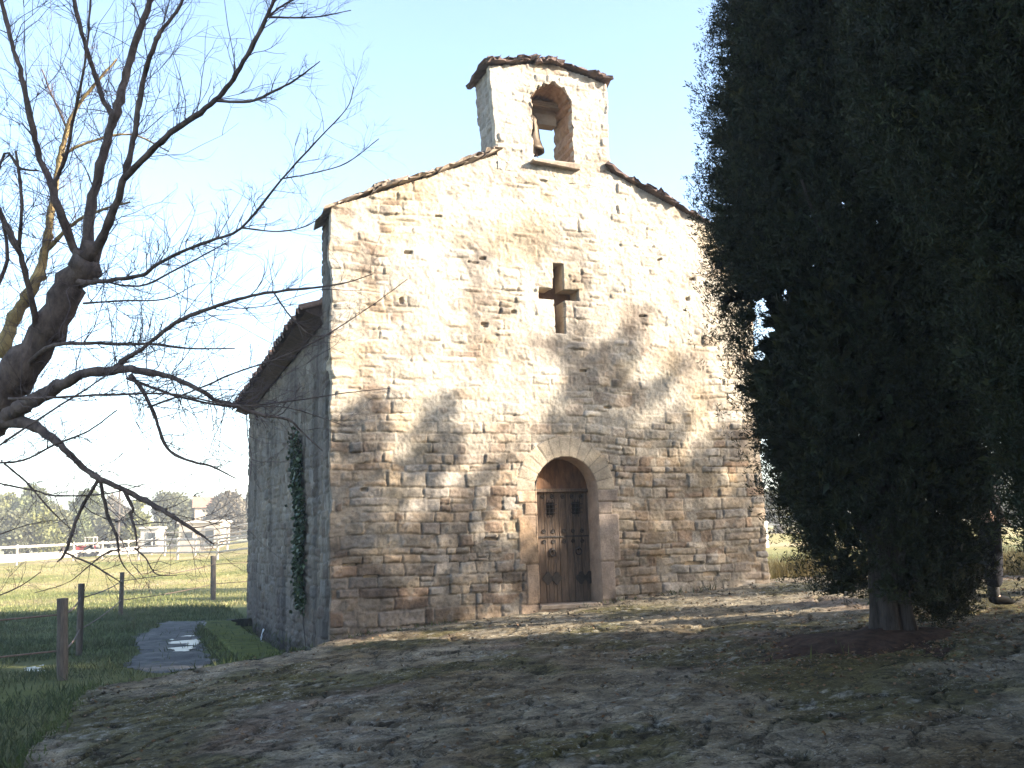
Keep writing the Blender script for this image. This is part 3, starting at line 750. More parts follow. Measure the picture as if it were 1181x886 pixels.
rd = MB(); rd.tube([(3.4, WALL_T, 5.98), (3.4, LEN + 0.2, 5.98)], 0.12, 10); rd.build('ridge_cap', M['eave'], chapel)

# -- bell cote
BX0, BX1, BZ0, BD = 2.45, 4.36, 6.62, 0.72
OX0, OX1, OZ0 = 3.07, 3.735, 6.76
def bz(x): return np.where(x < 3.3, 8.27 + 0.20 * (x - 2.45), np.where(x < 3.45, 8.44, 8.44 - 0.20 * (x - 3.45)))
U, Vv = np.meshgrid(np.arange(BX0 - 0.02, BX1 + 0.03, 0.014), np.arange(BZ0 - 0.15, 8.5, 0.014), indexing='ij')
keep = Vv < bz(U)
rg = 0.035 * fbm(U * 5, Vv * 5, 501, 4) * 2
spk = 0.10 * np.abs(fbm(U * 16, U * 0, 503, 2)) * 2
archz = 7.66 + (0.42 + spk) * np.sqrt(np.clip(1 - ((U - 3.40) / 0.36) ** 2, 0, 1))
opening = (U > OX0 + rg) & (U < OX1 + rg) & (Vv > OZ0) & (Vv < np.maximum(archz + rg, 7.60))
keep &= ~opening
def bel_extra(U, Vv, h, c, d, rr):
    s = sstep(0.0, 0.2, fbm(U * 1.6, Vv * 1.6, 511, 5)); c = lerp(c, c * np.array([0.72, 0.64, 0.60]), (0.8 * s)[..., None])
    return h, c
def bedge(U, Vv):
    t = np.clip((BX0 + 0.3 - U) / 0.3, 0, 1); q = np.clip((U - BX1 + 0.3) / 0.3, 0, 1)
    return U + t * (0.06 * fbm(U * 0, Vv * 3, 521, 3) * 2 - 0.05 * sstep(7.2, 8.2, Vv) + 0.05 * sstep(7.2, 6.7, Vv)) + q * 0.03 * fbm(U * 0 + 4, Vv * 3, 522, 3) * 2
cote = panel('bell_cote', (0, 0.0, 0), (1, 0, 0), (0, 0, 1), (0, -1, 0), U, Vv, keep, 41, chapel, plaster=lambda u, v: 0.5 + 0.5 * sstep(-0.1, 0.12, fbm(u * 1.5, v * 1.5, 531, 4)), extra=bel_extra, back=0.12, edge=bedge, ch=(0.08, 0.18), sw=(0.12, 0.4), prot=0.03)
U, Vv = np.meshgrid(np.arange(0.0, BD, 0.018), np.arange(BZ0 - 0.5, 8.27, 0.018), indexing='ij')
def bs_extra(U, Vv, h, c, d, rr):
    h, c = bel_extra(U, Vv, h, c, d, rr)
    c = lerp(c, np.array([0.24, 0.225, 0.215]), 0.6); return h + 0.05 * sstep(7.2, 8.2, Vv) - 0.05 * sstep(7.2, 6.7, Vv), c
panel('bell_cote_side', (BX0 + 0.01, 0, 0), (0, 1, 0), (0, 0, 1), (-1, 0, 0), U, Vv, np.ones(U.shape, bool), 51, cote, plaster=lambda u, v: 0.5 + 0 * u, extra=bs_extra, back=0.08, ch=(0.08, 0.18), sw=(0.12, 0.4), prot=0.03)
bc = MB()
# two piers, vault and rear lintel
def bblk(x0, x1, y0, y1, z0, z1, mb=bc): mb.box(((x0 + x1) / 2, (y0 + y1) / 2, (z0 + z1) / 2), (x1 - x0, y1 - y0, z1 - z0))
def rough_strip(mb, pts2, y0, y1, seed, amp, ny=10, ridges=0.0):
    """lining surface along a profile (x,z), from y0 to y1, roughened"""
    pts2 = np.array(pts2); r = np.random.default_rng(seed); V = []
    rid = r.normal(0, ridges, len(pts2))
    nrm = np.gradient(pts2, axis=0); nrm = np.stack([nrm[:, 1], -nrm[:, 0]], 1); nrm /= np.linalg.norm(nrm, axis=1)[:, None] + 1e-9
    for j in range(ny):
        y = y0 + (y1 - y0) * j / (ny - 1)
        for i, (px, pz) in enumerate(pts2):
            a = r.normal(0, amp) + rid[i]
            V.append((px + nrm[i, 0] * a, y + r.normal(0, 0.01), pz + nrm[i, 1] * a))
    n = len(pts2)
    mb.add(V, [(j * n + i, j * n + i + 1, (j + 1) * n + i + 1, (j + 1) * n + i) for j in range(ny - 1) for i in range(n - 1)])
lin = [(OX0, z) for z in np.linspace(OZ0 - 0.02, 7.6, 14)] + [(3.40 - 0.345 * math.cos(a), 7.66 + 0.42 * math.sin(a)) for a in np.linspace(0.1, math.pi - 0.1, 30)] + [(OX1, z) for z in np.linspace(7.6, OZ0 - 0.02, 14)]
ln = MB(); rough_strip(ln, lin, -0.03, BD - 0.02, 5, 0.006, 12, 0.016)
M['vault'] = plain_mat('vault_stone', (0.20, 0.13, 0.085), (0.40, 0.28, 0.19), 9, 0.95, 0.02, 0.1)
ln.build('bell_opening', M['vault'], cote)
bblk(BX0 + 0.06, OX0 - 0.04, 0.04, BD, BZ0 - 0.4, 8.24); bblk(OX1 + 0.04, BX1 - 0.02, 0.04, BD, BZ0 - 0.4, 8.24)
bblk(OX0 - 0.039, OX1 + 0.039, 0.04, BD - 0.001, BZ0 - 0.4, OZ0 - 0.025); bblk(OX0 - 0.039, OX1 + 0.039, 0.04, BD - 0.001, 8.10, 8.239)
prism(bc, [(BX0 + 0.06, 8.2401), (BX1 - 0.02, 8.2401), (3.45, 8.42), (3.3, 8.42)], 0.041, BD - 0.002)
bblk(OX0 - 0.02, OX1 - 0.02, BD - 0.2, BD - 0.004, 7.66, 8.095)                      # rear lintel
bc.build('bell_cote_core', M['core'], cote)
sl = MB(); sl.box((3.40, 0.02, OZ0 - 0.02), (0.80, 0.30, 0.055), jit=0.012); sl.build('sill', M['slab'], cote, bevel=0.01)
slab_run('bell_cote_roof', (2.34, 8.25), (3.42, 8.45), BD + 0.22, BD / 2 - 0.0, M['slab_dark'], 4, 0.042, 0.06, cote, 0.01)
slab_run('bell_cote_roof', (3.36, 8.46), (4.37, 8.26), BD + 0.22, BD / 2 - 0.0, M['slab_dark'], 4, 0.042, 0.06, cote, 0.01)

bell = thing('church_bell', 'small dark bronze bell hanging in the bell cote opening', 'bell', (3.30, 0.40, 7.05))
hb = MB(); hb.box((3.40, 0.40, 7.93), (0.72, 0.11, 0.10), jit=0.004); hb.build('headstock', M['timber'], bell, bevel=0.008)
bm_ = MB(); bm_.lathe([(0.0, 0.80), (0.035, 0.80), (0.04, 0.62), (0.09, 0.60), (0.115, 0.52), (0.125, 0.35), (0.14, 0.2), (0.17, 0.1), (0.195, 0.05), (0.20, 0.0), (0.175, 0.0), (0.12, 0.2), (0.0, 0.5)], (3.215, 0.40, 7.10), 24)
bm_.build('bell_body', M['bronze'], bell, smooth=True)
rp = MB(); rp.tube([(3.215, 0.40, 7.25), (3.27, 0.30, 6.98), (3.22, 0.1, 6.80), (3.16, 0.02, 6.79)], 0.006, 5); rp.build('bell_rope', M['wire'], bell)

# ------------------------------------------------------------------ foliage helpers
def unit(v): return v / (np.linalg.norm(v, axis=-1, keepdims=True) + 1e-9)
def blades(base, dirs, length, width, cols, seed, curl=0.3):
    """narrow three-sided leaves: (n) base points, directions, lengths, widths -> V, F, C"""
    r = np.random.default_rng(seed); n = len(base)
    side = unit(np.cross(dirs, unit(r.normal(size=(n, 3)))))
    tip = base + dirs * length[:, None]
    mid = base + dirs * (length * 0.45)[:, None]
    a = mid - side * width[:, None] / 2; b = mid + side * width[:, None] / 2
    V = np.stack([base, a, tip, b], 1).reshape(-1, 3)
    F = np.arange(4 * n).reshape(n, 4)
    return V, F, np.repeat(cols, 4, 0)
def tube_np(pts, rad, n=5):
    mb = MB(); mb.tube(pts, rad, n); return np.array(mb.V), mb.F

# ------------------------------------------------------------------ cypresses
def cypress(label, base, prof, seed, lean=(0, 0), trunk_r=0.22, nclump=16000, gaps=(), trunk_h=None, group='dark cypresses round the terrace', col=(0.0165, 0.0190, 0.0065), wide=1.0, K=20, skirts=()):
    r = np.random.default_rng(seed)
    base = np.array(base, float); t = thing('cypress', label, 'cypress tree', base, group)
    zs = np.array([p[0] for p in prof]); rs = np.array([p[1] for p in prof]); H = zs[-1]
    # fluted trunk
    na, nz = 56, 16; V = []
    for j in range(nz):
        q = j / (nz - 1); z = -0.25 + q * (H * 0.8 + 0.25)
        for k in range(na):
            a = 2 * math.pi * k / na
            rr = trunk_r * (1 - 0.85 * q) * (1 + 0.35 * math.exp(-(z + 0.1) * 3)) * (1 + 0.20 * math.sin(5 * a + 0.7 + z) + 0.12 * math.sin(9 * a + 2 * z))
            V.append(base + [rr * math.cos(a) + lean[0] * q, rr * math.sin(a) + lean[1] * q, z])
    F = np.array([(j * na + k, j * na + (k + 1) % na, (j + 1) * na + (k + 1) % na, (j + 1) * na + k) for j in range(nz - 1) for k in range(na)])
    mesh('trunk', np.array(V), F, M['cbark'], t, smooth=True)
    # rising limbs
    mb = MB()
    for k in range(26):
        z0 = r.uniform(zs[0] * 0.7, H * 0.7); a = r.uniform(0, 2 * math.pi); z1 = z0 + r.uniform(0.6, 1.6)
        R1 = np.interp(z1, zs, rs) * r.uniform(0.6, 0.95)
        p0 = base + [0, 0, z0]; p2 = base + [R1 * math.cos(a), R1 * math.sin(a), z1]; p1 = (p0 + p2) / 2 + [0, 0, -0.15]
        if k < 14:
            mb = MB(); mb.tube([p0, p1, p2], [0.045, 0.03, 0.012], 5); mb.build('limb', M['cbark'], t)
    # crown: fine sprays on lobed surface, plus filler inside
    u = r.random(nclump); cdf = np.cumsum(rs + 0.05); zg = np.linspace(zs[0], H, 400); w = np.interp(zg, zs, rs) + 0.08
    c = np.cumsum(w); c /= c[-1]; z = np.interp(u, c, zg)
    a = r.uniform(0, 2 * math.pi, nclump)
    R0 = np.interp(z, zs, rs)
    lobe = 1 + 0.34 * fbm(a * 2.4 + seed, z * 0.9, 601 + seed, 3) * 1.0 + 0.30 * fbm(a * 7, z * 3.0, 611 + seed, 3)
    # vertical plumes
    depth = np.where(r.random(nclump) < 0.68, 1 - 0.22 * r.random(nclump) ** 1.6, 0.45 + 0.4 * r.random(nclump))
    ok = np.ones(nclump, bool)
    hole = fbm(a * 3.0 + 5, z * 1.6, 621 + seed, 3)
    ok &= ~((hole > 0.22)) & ~((z < zs[0] + 0.35) & (r.random(nclump) < 0.6))
    P = np.stack([R0 * lobe * depth * np.cos(a), R0 * lobe * depth * np.sin(a), z], 1)
    npl = int(nclump / 42)
    pz_ = np.interp(r.random(npl), c, zg); pa_ = r.uniform(0, 2 * math.pi, npl); pr_ = np.interp(pz_, zs, rs) * (1 + 0.22 * fbm(pa_ * 2.4 + seed, pz_ * 0.9, 601 + seed, 3)) * r.uniform(0.86, 1.03, npl)
    inp = (r.random(nclump) < 0.62) & (depth > 0.78); wi = r.integers(0, npl, nclump); sc_ = r.uniform(0.6, 1.35, npl)[wi]
    hgt_ = r.normal(0, 0.24, nclump); tap = np.clip(1 - (hgt_ + 0.25) * 0.9, 0.25, 1.3)
    PP = np.stack([pr_[wi] * np.cos(pa_[wi]) + r.normal(0, 0.085, nclump) * tap * sc_, pr_[wi] * np.sin(pa_[wi]) + r.normal(0, 0.085, nclump) * tap * sc_, np.maximum(pz_[wi] + hgt_ * sc_, zs[0] - 0.05)], 1)
    P = np.where(inp[:, None], PP, P * np.where(depth > 0.78, 0.90, 1.0)[:, None] ** np.array([1, 1, 0]))
    ptone = r.uniform(0.75, 1.7, npl)[wi]
    P[:, :2] += np.array(lean) * (z / H)[:, None]
    Pw = P + base
    for (cc_, rad_, n_) in skirts:   # low drooping sprays beside the trunk
        q = unit(r.normal(size=(n_, 3))) * np.array(rad_) * (r.random((n_, 1)) ** 0.45)
        Pw[:n_] = np.where(np.arange(n_)[:, None] >= 0, np.array(cc_) + q, 0); ok[:n_] = True; depth[:n_] = 1.0; z[:n_] = zs[0]; Pw = np.roll(Pw, -n_, 0); ok = np.roll(ok, -n_); a = np.roll(a, -n_); depth = np.roll(depth, -n_); z = np.roll(z, -n_); ptone = np.roll(ptone, -n_)
    for (g0, rad) in gaps:   # thin places where the sky shows: sprays missing along a real tunnel
        gd = unit(np.array(g0[1]) - np.array(g0[0])); q = Pw - np.array(g0[0]); q = q - (q @ gd)[:, None] * gd
        dd = np.linalg.norm(q, axis=1); ok &= ~((dd < rad) & (r.random(nclump) < 0.88))
    Pw = Pw[ok]; a = a[ok]; depth = depth[ok]; z = z[ok]; ptone = ptone[ok]; n = len(Pw)
    out = np.stack([np.cos(a), np.sin(a), np.zeros(n)], 1)
    main = unit(out * r.uniform(0.3, 1.0, (n, 1)) + np.array([0, 0, 1.0]) * r.uniform(0.2, 1.2, (n, 1)) + r.normal(0, 0.30, (n, 3)))
    sz = r.uniform(0.10, 0.24, n) * wide
    outer = (depth > 0.78) | ((z < zs[0] + 0.9) & (r.random(n) < 0.8))
    b_ = np.repeat(Pw, K, 0); m_ = np.repeat(main, K, 0); s_ = np.repeat(sz, K); o_ = np.repeat(outer, K)
    off = r.random(n * K) ** 0.8
    d_ = unit(m_ * 0.9 + r.normal(0, 0.48, (n * K, 3)))
    b_ = b_ + m_ * (off * s_)[:, None] + r.normal(0, 0.016, (n * K, 3)) * wide
    L = np.where(o_, r.uniform(0.022, 0.058, n * K), r.uniform(0.08, 0.16, n * K)) * wide
    Wd = L * np.where(o_, r.uniform(0.16, 0.30, n * K), r.uniform(0.35, 0.6, n * K)) * (1 if wide == 1 else 2.2)
    cc = np.array(col) * r.uniform(0.7, 1.45, (n, 1)) * ptone[:, None]
    cc = cc * (1 + np.array([0.35, 0.12, -0.1]) * np.clip(r.normal(0, 0.6, (n, 1)), -1, 1.5))
    cl = 0.75 + 0.9 * np.clip(fbm(a * 3, z * 2.2, 631, 3) + 0.3, 0, 1)
    cc = np.repeat(cc * cl[:, None], K, 0) * r.uniform(0.8, 1.2, (n * K, 1))
    V, F, C = blades(b_, d_, L, Wd, np.clip(cc, 0.004, 0.2), seed)
    mesh('crown', V, F, M['leaf'], t, cols=C)
    return t
CY1 = (4.20, -5.74, -0.10)
PR1 = [(0.42, 0.40), (0.62, 0.70), (0.90, 0.90), (1.2, 1.03), (1.9, 1.18), (2.8, 1.31), (4.1, 1.52), (5.2, 1.45), (6.3, 1.27), (7.4, 0.9), (8.3, 0.5), (8.9, 0.06)]
def gap_line(px, py): return (ond(px, py, 7.0), ond(px, py, 14.0))
gaps1 = [(gap_line(893, 375), 0.25), (gap_line(907, 352), 0.17), (gap_line(886, 408), 0.15), (gap_line(862, 170), 0.07), (gap_line(891, 178), 0.05), (gap_line(868, 205), 0.05), (gap_line(897, 8), 0.07), (gap_line(930, 45), 0.05)]
cypress('large dark cypress standing on the terrace before the chapel, fluted grey trunk showing', CY1, PR1, 3, lean=(0.05, 0.0), trunk_r=0.165, nclump=36000, gaps=gaps1, skirts=[(ond(1082, 655, 9.9), (0.42, 0.4, 0.40), 2600), (ond(1085, 700, 9.7), (0.32, 0.3, 0.20), 500), (ond(978, 676, 10.1), (0.22, 0.25, 0.14), 150)])
PR2 = [(0.55, 0.35), (0.85, 0.72), (1.3, 0.88), (2.0, 1.04), (3.0, 1.16), (4.0, 1.45), (5.0, 1.68), (6.0, 1.50), (6.8, 0.95), (7.6, 0.4), (8.0, 0.06)]
cypress('nearer cypress cut off by the right edge of the photo, trunk out of sight', (3.98, -8.62, -0.18), PR2, 5, lean=(-0.05, 0.0), trunk_r=0.25, nclump=34000, col=(0.0165, 0.0200, 0.0070))

# cypresses standing beside the terrace, beyond the right edge of the picture: they shade the yard
PR3 = [(0.4, 0.5), (0.9, 1.1), (2, 1.4), (4, 1.6), (6, 1.5), (8, 0.9), (9.3, 0.06)]
for i, (px, py, s) in enumerate([(7.0, -10.6, 1.05), (7.3, -14.6, 1.45), (10.2, -11.4, 1.5), (4.8, -15.6, 1.2), (5.2, -17.0, 1.1), (8.8, -16.0, 1.5), (1.5, -19.5, 1.3), (-2.5, -21, 1.4)]):
    cypress('tall cypress beside the terrace beyond the right edge of the photo', (px, py, terr(px, py)), [(z * s, q * s) for z, q in PR3], 20 + i, trunk_r=0.25, nclump=5000, wide=3.0, K=8)

# ------------------------------------------------------------------ broad trees out of the frame whose shade falls on the facade
def clump_tree(name, label, cat, base, lumps, seed, trunk_r, density, leaf, cols, mat, group=None, bark='cbark', limbs=True, flat=1.0):
    """lumps: (centre xyz, radius); leaves spread through each lump, a limb runs to each"""
    r = np.random.default_rng(seed); base = np.array(base, float)
    t = thing(name, label, cat, base, group)
    top = max(l[0][2] for l in lumps); cen = np.mean([l[0] for l in lumps], 0)
    fork = base * 0.55 + np.array([cen[0], cen[1], base[2] + (top - base[2]) * 0.62]) * 0.45
    mb = MB(); mb.tube([base + [0, 0, -0.2], base * 0.7 + fork * 0.3 + r.normal(0, trunk_r * .3, 3), fork], [trunk_r * 1.25, trunk_r, trunk_r * 0.7], 8)
    if limbs:
        for (c, R) in lumps:
            c = np.array(c); mid = (fork + c) / 2 + r.normal(0, 0.2 * R, 3)
            mb.tube([fork, mid, c], [trunk_r * 0.45, trunk_r * 0.28, trunk_r * 0.1], 5)
    mb.build('trunk', M[bark], t)
    Ps = []; Cs = []
    for (c, R) in lumps:
        n = max(12, int(density * R ** 2))
        d = unit(r.normal(size=(n, 3))); rad = R * (0.35 + 0.7 * r.random(n) ** 0.6) * (1 + 0.5 * fbm(d[:, 0] * 2 + seed, d[:, 2] * 2 + d[:, 1], 701, 3))
        p = np.array(c) + d * rad[:, None] * np.array([1, 1, flat]); Ps.append(p)
        k = r.uniform(0.75, 1.3); base_c = lerp(np.array(cols[0]), np.array(cols[1]), r.random((n, 1)))
        Cs.append(base_c * k * r.uniform(0.75, 1.25, (n, 1)))
    P = np.concatenate(Ps); C = np.concatenate(Cs); n = len(P)
    d = unit(r.normal(size=(n, 3)) + [0, 0, 0.3]); L = leaf * r.uniform(0.6, 1.4, n)
    V, F, Cc = blades(P, d, L, L * r.uniform(0.35, 0.7, n), C, seed + 1)
    mesh('crown', V, F, M[mat], t, cols=Cc)
    return t
def back(px, py, t):      # the point that shades this place on the facade, t metres out along the ground
    p = ony(px, py, 0); return p + SUN / math.hypot(SUN[0], SUN[1]) * t
SHADE_A = [((690, 430), 0.42), ((680, 480), 0.5), ((705, 520), 0.42), ((655, 398), 0.22), ((715, 400), 0.20), ((745, 460), 0.20), ((765, 440), 0.16), ((785, 424), 0.12), ((770, 500), 0.30), ((690, 560), 0.4), ((655, 650), 0.45), ((690, 640), 0.4),
           ((830, 520), 0.34), ((800, 560), 0.36), ((850, 580), 0.34), ((790, 620), 0.42), ((840, 640), 0.42), ((740, 570), 0.34), ((760, 650), 0.42), ((720, 665), 0.36), ((870, 650), 0.36), ((650, 690), 0.40), ((800, 685), 0.36)]
SHADE_B = [((505, 475), 0.20), ((500, 505), 0.28), ((487, 540), 0.32), ((420, 478), 0.22), ((405, 510), 0.30), ((400, 560), 0.34), ((415, 610), 0.38), ((395, 660), 0.45), ((430, 700), 0.36), ((530, 600), 0.30), ((520, 650), 0.36), ((545, 560), 0.14), ((570, 540), 0.10),
           ((480, 620), 0.26), ((560, 655), 0.28), ((590, 680), 0.34), ((465, 660), 0.2), ((520, 700), 0.32), ((600, 640), 0.22), ((400, 720), 0.4), ((480, 720), 0.3)]
for lab, lst, T, sd_, dens in (('broad evergreen oak beyond the right edge, shading the chapel door', SHADE_A, 17.5, 41, 2100), ('bushy evergreen beyond the right edge, shading the chapel corner', SHADE_B, 15.0, 43, 2300)):
    lumps = [(back(px, py, T + random.uniform(-1.5, 1.5)), R) for (px, py), R in lst]
    cen = np.mean([l[0] for l in lumps], 0)
    clump_tree('evergreen_oak', lab, 'tree', (cen[0], cen[1], ground_h(np.array([cen[0]]), np.array([cen[1]]))[0]), lumps, sd_, 0.16, dens, 0.13, ((0.035, 0.05, 0.02), (0.06, 0.08, 0.03)), 'leaf', limbs=True)

# ------------------------------------------------------------------ bare plane-like tree on the left
tree = thing('bare_tree', 'leafless old tree with knotted pale limbs reaching in from the left', 'tree', (*ond(-215, 800, 7.6)[:2], -0.66))
LIMBS = [
 # px, py, depth, width-px
 [(-215, 800, 7.6, 112), (-185, 730, 7.6, 98), (-125, 610, 7.5, 92), (-50, 515, 7.4, 84), (0, 455, 7.4, 66), (40, 402, 7.4, 54), (75, 345, 7.4, 46), (98, 303, 7.4, 44), (101, 285, 7.4, 34)],
 [(98, 306, 7.4, 16), (86, 288, 7.4, 14), (69, 244, 7.3, 12), (61, 220, 7.3, 12), (47, 183, 7.3, 9.5), (37, 146, 7.2, 9), (25, 88, 7.2, 8), (14, 51, 7.2, 7), (3, 7, 7.2, 6), (-6, -30, 7.2, 5)],
 [(61, 224, 7.3, 8), (66, 205, 7.3, 7), (76, 180, 7.2, 5.5), (85, 136, 7.1, 5), (97, 78, 7.0, 4), (102, 34, 7.0, 3.5), (107, -30, 7.0, 3)],
 [(99, 300, 7.4, 20), (105, 237, 7.5, 15), (117, 190, 7.5, 13), (127, 150, 7.5, 12.5), (136, 122, 7.5, 14), (146, 85, 7.6, 11), (159, 41, 7.6, 10), (170, 12, 7.6, 9), (190, -35, 7.6, 7)],
 [(132, 135, 7.5, 10), (119, 115, 7.5, 8), (110, 88, 7.5, 8), (98, 51, 7.4, 7), (90, 20, 7.4, 7), (80, -25, 7.4, 6)],
 [(104, 300, 7.4, 15), (125, 257, 7.3, 13), (142, 210, 7.2, 11), (152, 169, 7.2, 9), (159, 129, 7.2, 9), (166, 91, 7.2, 8), (176, 58, 7.1, 8), (185, 37, 7.1, 7), (203, 14, 7.1, 5), (224, -25, 7.1, 4)],
 [(144, 206, 7.2, 10), (176, 173, 7.1, 9), (203, 149, 7.0, 10), (237, 125, 6.9, 8), (261, 102, 6.9, 7.5), (281, 71, 6.8, 7), (301, 34, 6.8, 6), (316, 0, 6.8, 5), (326, -25, 6.8, 4)],
 [(248, 116, 6.9, 4.5), (288, 117, 6.8, 4), (312, 107, 6.7, 3.6), (339, 93, 6.7, 2.8), (369, 71, 6.6, 1.4)],
 [(306, 22, 6.8, 3.5), (325, 7, 6.8, 3), (350, -6, 6.8, 2)], [(310, 20, 6.8, 3), (360, 20, 6.8, 2.2), (405, 12, 6.8, 1.2)],
 [(2, 412, 8.6, 22), (17, 365, 8.7, 19), (34, 338, 8.7, 17), (47, 311, 8.8, 15), (55, 277, 8.8, 13), (58, 250, 8.8, 11), (68, 193, 8.9, 9), (75, 159, 8.9, 7.5), (88, 125, 8.9, 6), (115, 91, 8.9, 4), (135, 68, 8.9, 2.5)],
 [(54, 288, 8.8, 7), (85, 258, 8.8, 5), (115, 243, 8.8, 4), (150, 233, 8.8, 2.5)], [(78, 150, 8.9, 4), (60, 110, 8.9, 3), (48, 80, 8.9, 2)], [(70, 180, 8.9, 5), (100, 165, 8.9, 4), (150, 155, 9.0, 3), (195, 175, 9.0, 2)],
 [(44, 396, 7.4, 11), (36, 345, 7.2, 9), (24, 294, 7.1, 9), (17, 280, 7.1, 10), (2, 250, 7.1, 9), (-14, 215, 7.0, 8), (-30, 160, 7.0, 7)], [(22, 290, 7.1, 6), (25, 237, 7.0, 5), (22, 203, 7.0, 5), (18, 174, 7.0, 3.4)],
 [(84, 326, 7.4, 14), (108, 326, 7.2, 7), (130, 323, 7.1, 6.5), (163, 318, 7.0, 6), (186, 302, 6.9, 5), (230, 282, 6.8, 4.5), (278, 263, 6.7, 4), (325, 207, 6.6, 3), (362, 166, 6.5, 2.4), (400, 125, 6.5, 1.4), (408, 100, 6.5, 0.8)],
 [(278, 263, 6.7, 2.8), (320, 267, 6.6, 2.2), (350, 262, 6.5, 1.8), (372, 250, 6.5, 1.2)], [(327, 206, 6.6, 2), (360, 200, 6.5, 1.8), (400, 188, 6.5, 1.4), (437, 160, 6.5, 0.8)],
 [(108, 322, 7.2, 4), (160, 330, 7.1, 3), (205, 310, 7.0, 2.5), (262, 280, 7.0, 1.6)], [(96, 350, 7.3, 3.5), (140, 347, 7.2, 2.6), (190, 345, 7.1, 2), (225, 328, 7.1, 1.2)],
 [(14, 440, 7.4, 12), (54, 402, 7.2, 7), (102, 396, 7.1, 5.5), (135, 397, 7.1, 5), (176, 397, 7.0, 4), (217, 402, 7.0, 3), (271, 402, 6.9, 1.6)],
 [(128, 432, 7.0, 8), (140, 417, 7.0, 7), (169, 399, 7.0, 6), (203, 372, 7.0, 6), (244, 355, 6.9, 5.5), (291, 341, 6.9, 4.5), (325, 336, 6.8, 4), (368, 331, 6.8, 3), (400, 326, 6.8, 1.8), (430, 316, 6.8, 1)],
 [(316, 338, 6.8, 2.8), (335, 365, 6.8, 2.4), (360, 387, 6.8, 2), (385, 384, 6.8, 1.3)],
 [(-20, 500, 7.4, 34), (8, 482, 7.3, 28), (27, 468, 7.2, 24), (61, 450, 7.1, 20), (88, 435, 7.0, 16), (129, 426, 7.0, 15), (163, 428, 6.9, 11), (196, 435, 6.9, 8), (230, 450, 6.8, 7), (251, 462, 6.8, 6), (271, 467, 6.7, 5.5), (298, 478, 6.7, 5), (332, 484, 6.6, 3.5), (350, 500, 6.6, 2), (372, 520, 6.6, 1)],
 [(150, 432, 6.9, 8), (166, 453, 6.9, 6), (180, 484, 6.8, 5.5), (193, 517, 6.8, 5), (217, 531, 6.7, 4), (244, 538, 6.7, 3), (272, 552, 6.7, 1.6)],
 [(146, 436, 6.9, 5), (193, 453, 6.9, 4.5), (217, 460, 6.8, 3.5), (271, 470, 6.8, 2.5), (330, 470, 6.7, 1.6), (400, 492, 6.7, 0.9)],
 [(-20, 490, 7.4, 24), (8, 486, 7.3, 20), (34, 490, 7.2, 17), (58, 504, 7.1, 13), (78, 521, 7.0, 10), (100, 542, 7.0, 9), (116, 552, 6.9, 9), (161, 574, 6.9, 8), (193, 592, 6.8, 7), (225, 612, 6.8, 4.5), (247, 628, 6.8, 2)],
 [(114, 552, 6.9, 6), (92, 590, 6.9, 5), (82, 618, 6.8, 5), (74, 640, 6.8, 4), (66, 648, 6.8, 2)], [(76, 638, 6.8, 3.4), (104, 650, 6.8, 3), (124, 662, 6.8, 2.4), (140, 672, 6.8, 1)],
 [(116, 556, 6.9, 6.5), (124, 594, 6.9, 5.5), (134, 618, 6.8, 5), (140, 648, 6.8, 2.4), (158, 670, 6.8, 1)], [(138, 634, 6.8, 3), (122, 638, 6.8, 2.4), (100, 655, 6.8, 2), (78, 672, 6.8, 1.2), (40, 684, 6.8, 0.8)],
 [(143, 566, 6.9, 5.5), (153, 586, 6.9, 5), (151, 594, 6.9, 5), (156, 612, 6.8, 3.2), (158, 630, 6.8, 2.4)], [(155, 632, 6.8, 2.6), (168, 644, 6.8, 2.4), (180, 662, 6.8, 2), (204, 664, 6.8, 1)],
 [(-10, 535, 7.0, 3.5), (27, 531, 7.0, 3.2), (61, 514, 6.9, 3), (102, 497, 6.9, 2.4), (135, 473, 6.9, 1.6)], [(-10, 520, 6.7, 3), (44, 484, 6.7, 3), (108, 443, 6.7, 2.2), (150, 415, 6.7, 1.2)],
 [(10, 460, 6.9, 4.5), (68, 458, 6.8, 3.8), (135, 455, 6.7, 3.4), (203, 455, 6.7, 3), (271, 468, 6.6, 2.6), (339, 462, 6.6, 2.2), (400, 453, 6.6, 1.5), (450, 448, 6.6, 0.8)],
 [(170, 470, 6.8, 3), (230, 448, 6.7, 2.8), (271, 430, 6.7, 2.6), (325, 412, 6.6, 2.4), (372, 389, 6.6, 2), (425, 355, 6.6, 1.4), (470, 322, 6.6, 0.8)],
 [(-10, 556, 7.0, 3), (40, 566, 7.0, 2.8), (64, 572, 6.9, 2.8), (120, 570, 6.9, 2.2), (163, 560, 6.9, 1)], [(5, 535, 7.0, 3.4), (30, 556, 7.0, 3), (60, 590, 6.9, 2.4), (84, 612, 6.9, 1.2)],
 [(-10, 620, 6.9, 2), (30, 606, 6.9, 1.8), (60, 600, 6.9, 1)], [(-10, 690, 6.9, 2.4), (20, 678, 6.9, 2), (47, 660, 6.9, 1)],
 [(-60, 430, 7.2, 14), (-20, 360, 7.1, 10), (8, 300, 7.1, 6), (0, 240, 7.1, 4)], [(-30, 400, 7.0, 5), (0, 190, 7.0, 4), (24, 195, 7.0, 4), (45, 197, 7.0, 2.4)],
]
